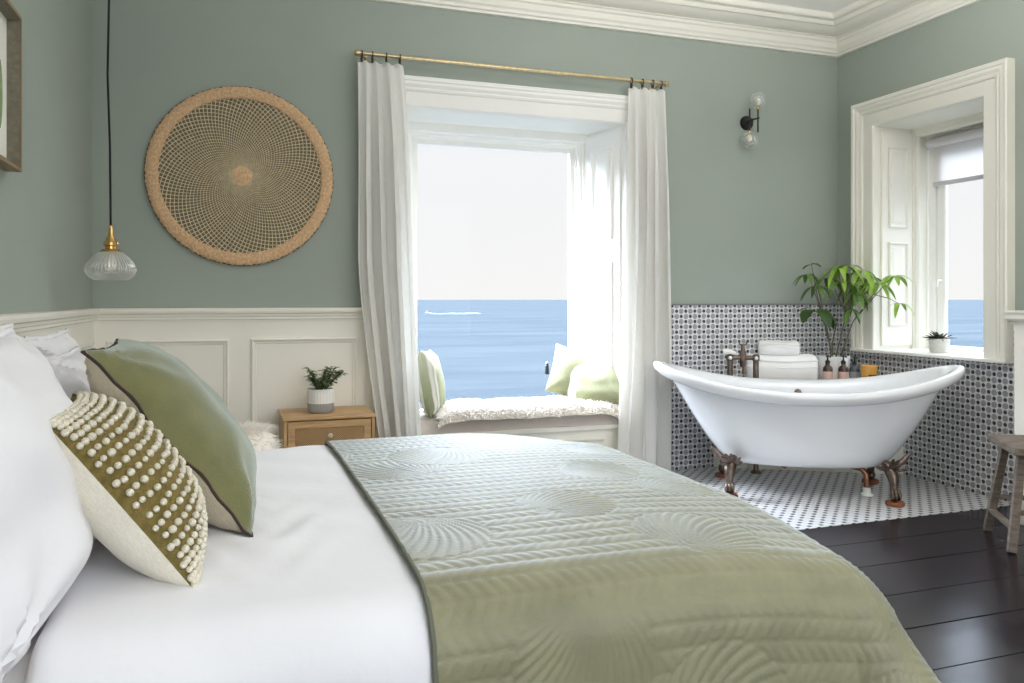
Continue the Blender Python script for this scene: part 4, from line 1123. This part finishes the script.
towel('towel', 'large folded white bath towel on the corner ledge', -.035, .725, LZ, .46, .25, .20, 1)
towel('towel', 'small folded white towel stacked on the large bath towel', -.05, .725, LZ + .192, .26, .18, .10, 5)

# ---- bottles and candle on the ledge
def bottle(label, p, glass, lab, Hs=1.0):
    t = thing('pump_bottle', label, 'bottle', tuple(p), 'bottles on the corner ledge')
    x, yy, z = p
    b = MB(); b.lathe([(0, 0), (.030, 0), (.033, .004), (.033, .115 * Hs), (.030, .128 * Hs), (.016, .142 * Hs), (.013, .15 * Hs), (.013, .156 * Hs), (0, .156 * Hs)], p, 24); b.build('bottle_body', glass, t)
    b = MB(); b.lathe([(.0335, .022), (.0338, .022), (.0338, .100 * Hs), (.0335, .100 * Hs)], p, 24); b.f = [f for f in b.f if len(f) == 4]; b.m = b.m[:len(b.f)]; b.build('paper_label', lab, t)
    b = MB(); b.lathe([(0, .152 * Hs), (.015, .152 * Hs), (.016, .172 * Hs), (.008, .178 * Hs), (.0055, .18 * Hs), (.0055, .20 * Hs), (.011, .203 * Hs), (.012, .212 * Hs), (0, .216 * Hs)], p, 18)
    q = Vector(p); b.tube([q + Vector((0, 0, .207 * Hs)), q + Vector((0, 0, .207 * Hs)) - NN * .03 + E_ * .01, q + Vector((0, 0, .2 * Hs)) - NN * .036 + E_ * .012], [.006, .005, .004], 8); b.build('pump', M['pump'], t)
    return t
bottle('brown glass pump bottle with pink label, standing nearer the towels', (3.772, 4.384, LZ), M['amber'], M['label'], .95)
bottle('brown glass pump bottle with pink label, standing nearer the candle', (3.858, 4.334, LZ), M['amber'], M['label'], .95)
bottle('short grey pump bottle between the brown bottles and the candle', (3.985, 4.372, LZ), M['smoke'], M['label2'], .88)
cd = thing('candle_jar', 'amber glass candle jar with dark label on the corner ledge', 'candle', (4.00, 4.255, LZ))
b = MB(); b.lathe([(0, 0), (.048, 0), (.052, .005), (.053, .136), (.050, .139), (.048, .134), (.047, .11), (0, .109)], (4.0, 4.255, LZ), 32); b.build('jar', M['candle'], cd)
b = MB(); P = []
ang0 = math.atan2(-NN.y, -NN.x)
for k in range(12):
    for z in (.045, .08): P.append((4.0 + .0538 * math.cos(ang0 + (k - 5.5) * .1 + .25), 4.255 + .0538 * math.sin(ang0 + (k - 5.5) * .1 + .25), LZ + z))
b.grid(P, 12, 2); b.build('jar_label', M['candlelabel'], cd)

# ---- tall money-tree plant on the ledge
PP = Vector((3.90, 4.475, LZ))
pp = thing('potted_plant', 'tall leafy money tree in a white pot in the corner behind the bathtub', 'plant', tuple(PP))
b = MB(); b.lathe([(0, 0), (.088, 0), (.095, .006), (.106, .182), (.106, .190), (.098, .190), (.096, .165), (0, .165)], tuple(PP), 40); b.build('pot', M['potwhite'], pp)
b = MB(); b.lathe([(0, .172), (.05, .176), (.097, .166)], tuple(PP), 24); b.build('soil', M['soil'], pp)
r8 = random.Random(21)
def clus(bm, p, n, L, W, droop, spread=(0, 2 * PI), tilt=.1, mat_=0, tw=None):
    p = Vector(p)
    for k in range(n):
        a = spread[0] + (spread[1] - spread[0]) * (k + r8.uniform(-.2, .2)) / n
        leaf(bm, p, (math.cos(a), math.sin(a), tilt + r8.uniform(-.25, .25)), (0, 0, 1), L * 1.2 * r8.uniform(.75, 1.1), W * 1.1 * r8.uniform(.85, 1.1), droop * 1.15, mat_, n=7)
tops = [((3.975, 4.44, 1.375), 8, .15, .036, 1.0, 1), ((4.05, 4.38, 1.34), 7, .14, .036, 1.05, 1), ((3.925, 4.46, 1.355), 7, .14, .035, 1.1, 1), ((4.085, 4.27, 1.25), 7, .13, .034, 1.0, 1),
        ((4.08, 4.12, 1.30), 6, .12, .034, .8, 1), ((4.085, 4.09, 1.12), 5, .10, .028, 1.1, 1), ((3.70, 4.50, 1.315), 6, .115, .03, 1.0, 0), ((3.80, 4.52, 1.235), 6, .13, .034, 1.1, 0),
        ((3.745, 4.51, 1.385), 4, .07, .026, .5, 0), ((3.99, 4.36, 1.19), 6, .13, .034, 1.3, 0), ((4.03, 4.44, 1.24), 6, .14, .034, 1.2, 0), ((3.86, 4.49, 1.29), 6, .13, .034, 1.1, 0),
        ((3.94, 4.42, 1.27), 6, .13, .034, 1.2, 1), ((4.07, 4.33, 1.29), 6, .13, .034, 1.1, 1), ((3.98, 4.40, 1.08), 5, .11, .03, 1.3, 0)]
bs_, bl_, bd_ = MB(), MB(), MB()
joints = [(3.885, 4.47, .74), (3.92, 4.48, .74), (3.87, 4.46, .74), (3.94, 4.46, .74)]
forks = [(3.91, 4.46, 1.02), (3.97, 4.44, 1.05), (3.84, 4.49, .98), (4.00, 4.40, 1.00)]
for k in range(4):
    j0, j1 = Vector(joints[k]), Vector(forks[k])
    bs_.tube([j0, j0.lerp(j1, .4) + Vector((r8.uniform(-.015, .015), r8.uniform(-.01, .01), 0)), j0.lerp(j1, .75) + Vector((r8.uniform(-.012, .012), 0, 0)), j1], [.0062, .0056, .0048, .004], 7)
for k, (p, n, L, W, dr, mm) in enumerate(tops):
    p = Vector(p); f = min(forks, key=lambda q: (Vector(q) - p).length + (0 if p.x > 3.82 or q[0] < 3.9 else 1)); f = Vector(f)
    mid = f.lerp(p, .5) + Vector((r8.uniform(-.015, .015), r8.uniform(-.01, .01), .015))
    if p.y < 4.2: mid = Vector((4.05, 4.27, 1.14)) + Vector((0, 0, .02 * (k % 3)))
    bs_.tube([f, f.lerp(mid, .5), mid, mid.lerp(p, .6) + Vector((0, 0, .012)), p], [.004, .0036, .0032, .0026, .0018], 6)
    clus(bl_, p, n, L, W, dr, mat_=mm)
for (p, L, W, dr, a) in (((3.735, 4.50, 1.075), .15, .085, 1.0, 3.6), ((3.77, 4.48, 1.08), .17, .095, 1.3, 4.6), ((3.80, 4.50, 1.06), .16, .09, 1.2, 5.4), ((3.76, 4.52, 1.09), .12, .075, .6, 2.4), ((3.82, 4.49, 1.04), .13, .07, 1.3, .1), ((3.70, 4.53, 1.10), .07, .03, .3, 3.1)):
    leaf(bd_, p, (math.cos(a), math.sin(a), .0), (0, 0, 1), L, W, dr, n=8, fold=.1)
bs_.tube([(3.875, 4.46, .75), (3.85, 4.48, .95), (3.80, 4.50, 1.05), (3.75, 4.50, 1.08)], [.005, .004, .0035, .002], 7)
bs_.build('stem', M['stem'], pp); bl_.build('foliage', [M['leaf'], M['leaf_bright']], pp); bd_.build('broad_leaves', M['leaf_dark'], pp)

# ---- little succulent on the window sill
SP = Vector((4.30, 3.975, W2['z0'] + .006))
sp_ = thing('potted_plant', 'little spiky succulent in a pale stone pot on the bathroom window sill', 'plant', tuple(SP))
b = MB(); b.lathe([(0, 0), (.050, 0), (.056, .005), (.060, .03), (.062, .085), (.061, .09), (.055, .09), (.054, .075), (0, .075)], tuple(SP), 28, rmod=lambda a, z: 1 + .012 * math.sin(a * 5 + z * 80)); b.build('pot', M['concrete'], sp_)
b = MB()
for k in range(46):
    a = r8.uniform(0, 2 * PI); el = r8.uniform(.1, 1.2); rr = r8.uniform(0, .03)
    leaf(b, SP + Vector((rr * math.cos(a), rr * math.sin(a), .08)), (math.cos(a) * math.cos(el), math.sin(a) * math.cos(el), math.sin(el)), (0, 0, 1), r8.uniform(.06, .105), .015, .3, n=4, fold=.4)
b.build('foliage', M['succulent'], sp_)

# ================================================================= RUSTIC STOOL
st = thing('stool', 'narrow weathered wooden stool with splayed legs beside the bathtub', 'stool', (3.46, 2.85, 0))
SE = Vector((.575, .818, 0)); SL = Vector((.818, -.575, 0)); SA = Vector((3.57, 3.012, 0)); SZ = .478; sl, sw_ = .42, .20
rotm = Matrix((SL, SE, Vector((0, 0, 1)))).transposed()
sc_ = SA - SE * sl / 2 + SL * sw_ / 2
b = MB(); b.box(sc_ + Vector((0, 0, SZ - .018)), (sw_, sl, .036), rot=rotm); b.build('seat', M['stool'], st, bevel=.006)
feet = {}
for kx in (-1, 1):
    for ky in (-1, 1):
        top = sc_ + SL * kx * .045 + SE * ky * .115 + Vector((0, 0, SZ - .034)); bot = sc_ + SL * kx * .105 + SE * ky * .185
        feet[(kx, ky)] = (top, bot)
        b = MB(); b.bar(bot + Vector((0, 0, .002)), top, .036, .036, up=tuple(SE)); b.build('leg', M['stool'], st, bevel=.004)
for (k0, k1, f) in (((-1, -1), (-1, 1), .24), ((1, -1), (1, 1), .24), ((-1, 1), (1, 1), .40), ((-1, -1), (1, -1), .40)):
    p0 = feet[k0][1].lerp(feet[k0][0], f); p1 = feet[k1][1].lerp(feet[k1][0], f)
    b = MB(); b.bar(p0, p1, .028, .02, up=(0, 0, 1)); b.build('stretcher', M['stool'], st, bevel=.003)

# ================================================================= OUTSIDE: SEA, BOAT, MARKER
def sea_mat():
    m, t, out = nt('sea_water')
    p = t.nodes.new('ShaderNodeBsdfPrincipled'); t.links.new(p.outputs[0], out.inputs[0])
    n = noise_tex(t, 0.004, 6, stretch=(1, 5, 1), rough=.6); n2 = noise_tex(t, 0.05, 4, stretch=(.5, 3, 1))
    f = ramp(t, mathn(t, 'ADD', n, mathn(t, 'MULTIPLY', n2, .35)), .45, .85)
    t.links.new(colmix(t, f, SEA_A, SEA_B), p.inputs['Base Color'])
    p.inputs['Roughness'].default_value = 0.9; p.inputs['Specular IOR Level'].default_value = 0.0
    return m
SEA_A, SEA_B = (.0270, .0345, .0415, 1), (.0410, .0480, .0530, 1)
ZS = -25.0
b = MB(); b.add([(-40000, 8, ZS), (60000, 8, ZS), (60000, 60000, ZS), (-40000, 60000, ZS)], [(0, 1, 2, 3)]); b.add([(8, -3000, ZS), (60000, -3000, ZS), (60000, 8, ZS), (8, 8, ZS)], [(0, 1, 2, 3)])
structure(b.build('sea', sea_mat(), smooth=False))
bx, by = 339.0, 1452.0
bt = thing('speedboat', 'tiny speedboat trailing a white wake on the sea beyond the window', 'boat', (bx, by, ZS))
b = MB(); P = []
for s in np.linspace(0, 1, 9):
    wv = 2.6 * (1 - (1 - s) ** 3) if s < .9 else 2.6
    for (q, z) in ((-1, 2.4), (-.75, .2), (0, -.3), (.75, .2), (1, 2.4), (.7, 2.1), (-.7, 2.1)): P.append((bx + 11 * s, by + q * wv, ZS + z + (1 - s) * .9))
b.grid(P, 9, 7, cv=True); b.build('hull', M['potwhite'], bt)
b = MB(); b.span((bx + 4, by - 1.3, ZS + 2), (bx + 8, by + 1.3, ZS + 4.4)); b.build('cabin', M['smoke'], bt, bevel=.4)
b = MB(); P = []
for s in np.linspace(0, 1, 12): P += [(bx + 9 + 95 * s, by - 3 - 7 * s ** .5, ZS + .15), (bx + 9 + 95 * s, by + 3 + 7 * s ** .5, ZS + .15)]
b.grid(P, 12, 2); b.build('wake', mat('white_foam', (236, 242, 250), rough=1, var=.05, vscale=.1), bt)
mk = thing('channel_marker', 'dark marker post standing in the sea, right of the boat', 'marker', (105.0, 262.6, ZS))
b = MB(); b.lathe([(0, -.5), (.75, -.5), (.6, 3.0), (.5, 3.1), (.45, 3.6), (0, 3.6)], (105, 262.6, ZS), 12); b.build('post', M['pump'], mk)
b = MB(); b.lathe([(0, 3.6), (.7, 3.6), (0, 4.7)], (105, 262.6, ZS), 12); b.build('topmark', M['pump'], mk)

# ================================================================= LIGHT
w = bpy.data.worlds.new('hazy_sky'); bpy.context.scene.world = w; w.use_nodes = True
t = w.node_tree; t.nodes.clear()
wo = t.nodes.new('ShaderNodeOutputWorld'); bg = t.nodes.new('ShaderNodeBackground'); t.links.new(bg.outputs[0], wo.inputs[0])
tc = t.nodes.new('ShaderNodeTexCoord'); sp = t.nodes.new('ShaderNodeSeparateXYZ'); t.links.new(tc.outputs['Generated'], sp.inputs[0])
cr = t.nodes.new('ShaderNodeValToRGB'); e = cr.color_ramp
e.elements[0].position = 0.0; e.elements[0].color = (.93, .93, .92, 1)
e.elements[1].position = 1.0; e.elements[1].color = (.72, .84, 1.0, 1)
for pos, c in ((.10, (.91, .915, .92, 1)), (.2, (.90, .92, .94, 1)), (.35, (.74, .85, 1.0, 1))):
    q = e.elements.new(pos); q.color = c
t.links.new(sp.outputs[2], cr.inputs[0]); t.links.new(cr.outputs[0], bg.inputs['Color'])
def maprange(x, a, b_, c, d):
    n = t.nodes.new('ShaderNodeMapRange'); n.interpolation_type = 'SMOOTHSTEP'
    for k, val in zip(('From Min', 'From Max', 'To Min', 'To Max'), (a, b_, c, d)): n.inputs[k].default_value = val
    t.links.new(x, n.inputs['Value']); return n.outputs[0]
def wm(op, a, b_):
    n = t.nodes.new('ShaderNodeMath'); n.operation = op
    for k, x in enumerate((a, b_)):
        if isinstance(x, (int, float)): n.inputs[k].default_value = x
        else: t.links.new(x, n.inputs[k])
    return n.outputs[0]
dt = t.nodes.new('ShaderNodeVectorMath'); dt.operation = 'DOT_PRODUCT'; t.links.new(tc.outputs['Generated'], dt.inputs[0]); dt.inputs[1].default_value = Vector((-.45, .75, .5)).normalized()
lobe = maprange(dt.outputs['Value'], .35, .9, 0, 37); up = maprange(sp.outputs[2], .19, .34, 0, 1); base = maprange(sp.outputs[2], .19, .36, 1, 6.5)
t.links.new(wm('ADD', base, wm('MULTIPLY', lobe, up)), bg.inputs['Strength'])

def area(name, loc, rot, sx, sy, power, col=(1, 1, 1), portal=False):
    l = bpy.data.lights.new(name, 'AREA'); l.shape = 'RECTANGLE'; l.size = sx; l.size_y = sy; l.energy = power; l.color = col
    if portal: l.cycles.is_portal = True
    o = bpy.data.objects.new(name, l); o.location = loc; o.rotation_euler = rot; C.objects.link(o); return o
area('portal_sea_window', (1.71, 5.33, 1.3), (-PI / 2, 0, 0), 1.2, 1.9, 1, portal=True)
area('portal_bath_window', (4.68, 3.94, 1.55), (0, PI / 2, 0), 1.6, .85, 1, portal=True)
# fill light added in the rear opening to brighten the interior
area('rear_fill_light', ((RW['x0'] + RW['x1']) / 2, YR - .05, (RW['z0'] + RW['z1']) / 2), (PI / 2, 0, 0), RW['x1'] - RW['x0'] - .1, RW['z1'] - RW['z0'] - .1, 70, (1.0, .992, .98))
# added bounce fill without a fitting, aimed up at the ceiling
area('ceiling_fill_light', (2.3, 2.3, 2.35), (PI, 0, 0), 1.6, 1.6, 74, (1.0, .992, .98))

sun = bpy.data.lights.new('sun', 'SUN'); sun.energy = 5.0; sun.angle = math.radians(24); sun.color = (1, .98, .95)
so = bpy.data.objects.new('sun', sun); C.objects.link(so)
dirv = Vector((1.2, -0.9, -1.7)).normalized(); so.rotation_euler = dirv.to_track_quat('-Z', 'Y').to_euler()

# ================================================================= CAMERA
cam = bpy.data.cameras.new('camera'); co = bpy.data.objects.new('camera', cam); C.objects.link(co)
co.location = (0, 0, H); co.rotation_euler = (PI / 2, 0, -math.radians(19.3))
cam.sensor_width = 36; cam.lens = 805 / 1024 * 36; cam.shift_y = -42 / 1024
cam.clip_start = 0.05; cam.clip_end = 100000
S = bpy.context.scene
S.camera = co
S.view_settings.view_transform = 'Standard'; S.view_settings.look = 'None'; S.view_settings.exposure = 0.0; S.view_settings.gamma = 1.0
S.view_settings.use_curve_mapping = False
S.cycles.max_bounces = 10; S.cycles.diffuse_bounces = 6; S.cycles.glossy_bounces = 4; S.cycles.transparent_max_bounces = 16; S.cycles.sample_clamp_indirect = 6
S.cycles.caustics_reflective = False; S.cycles.caustics_refractive = False
S.cycles.use_denoising = True
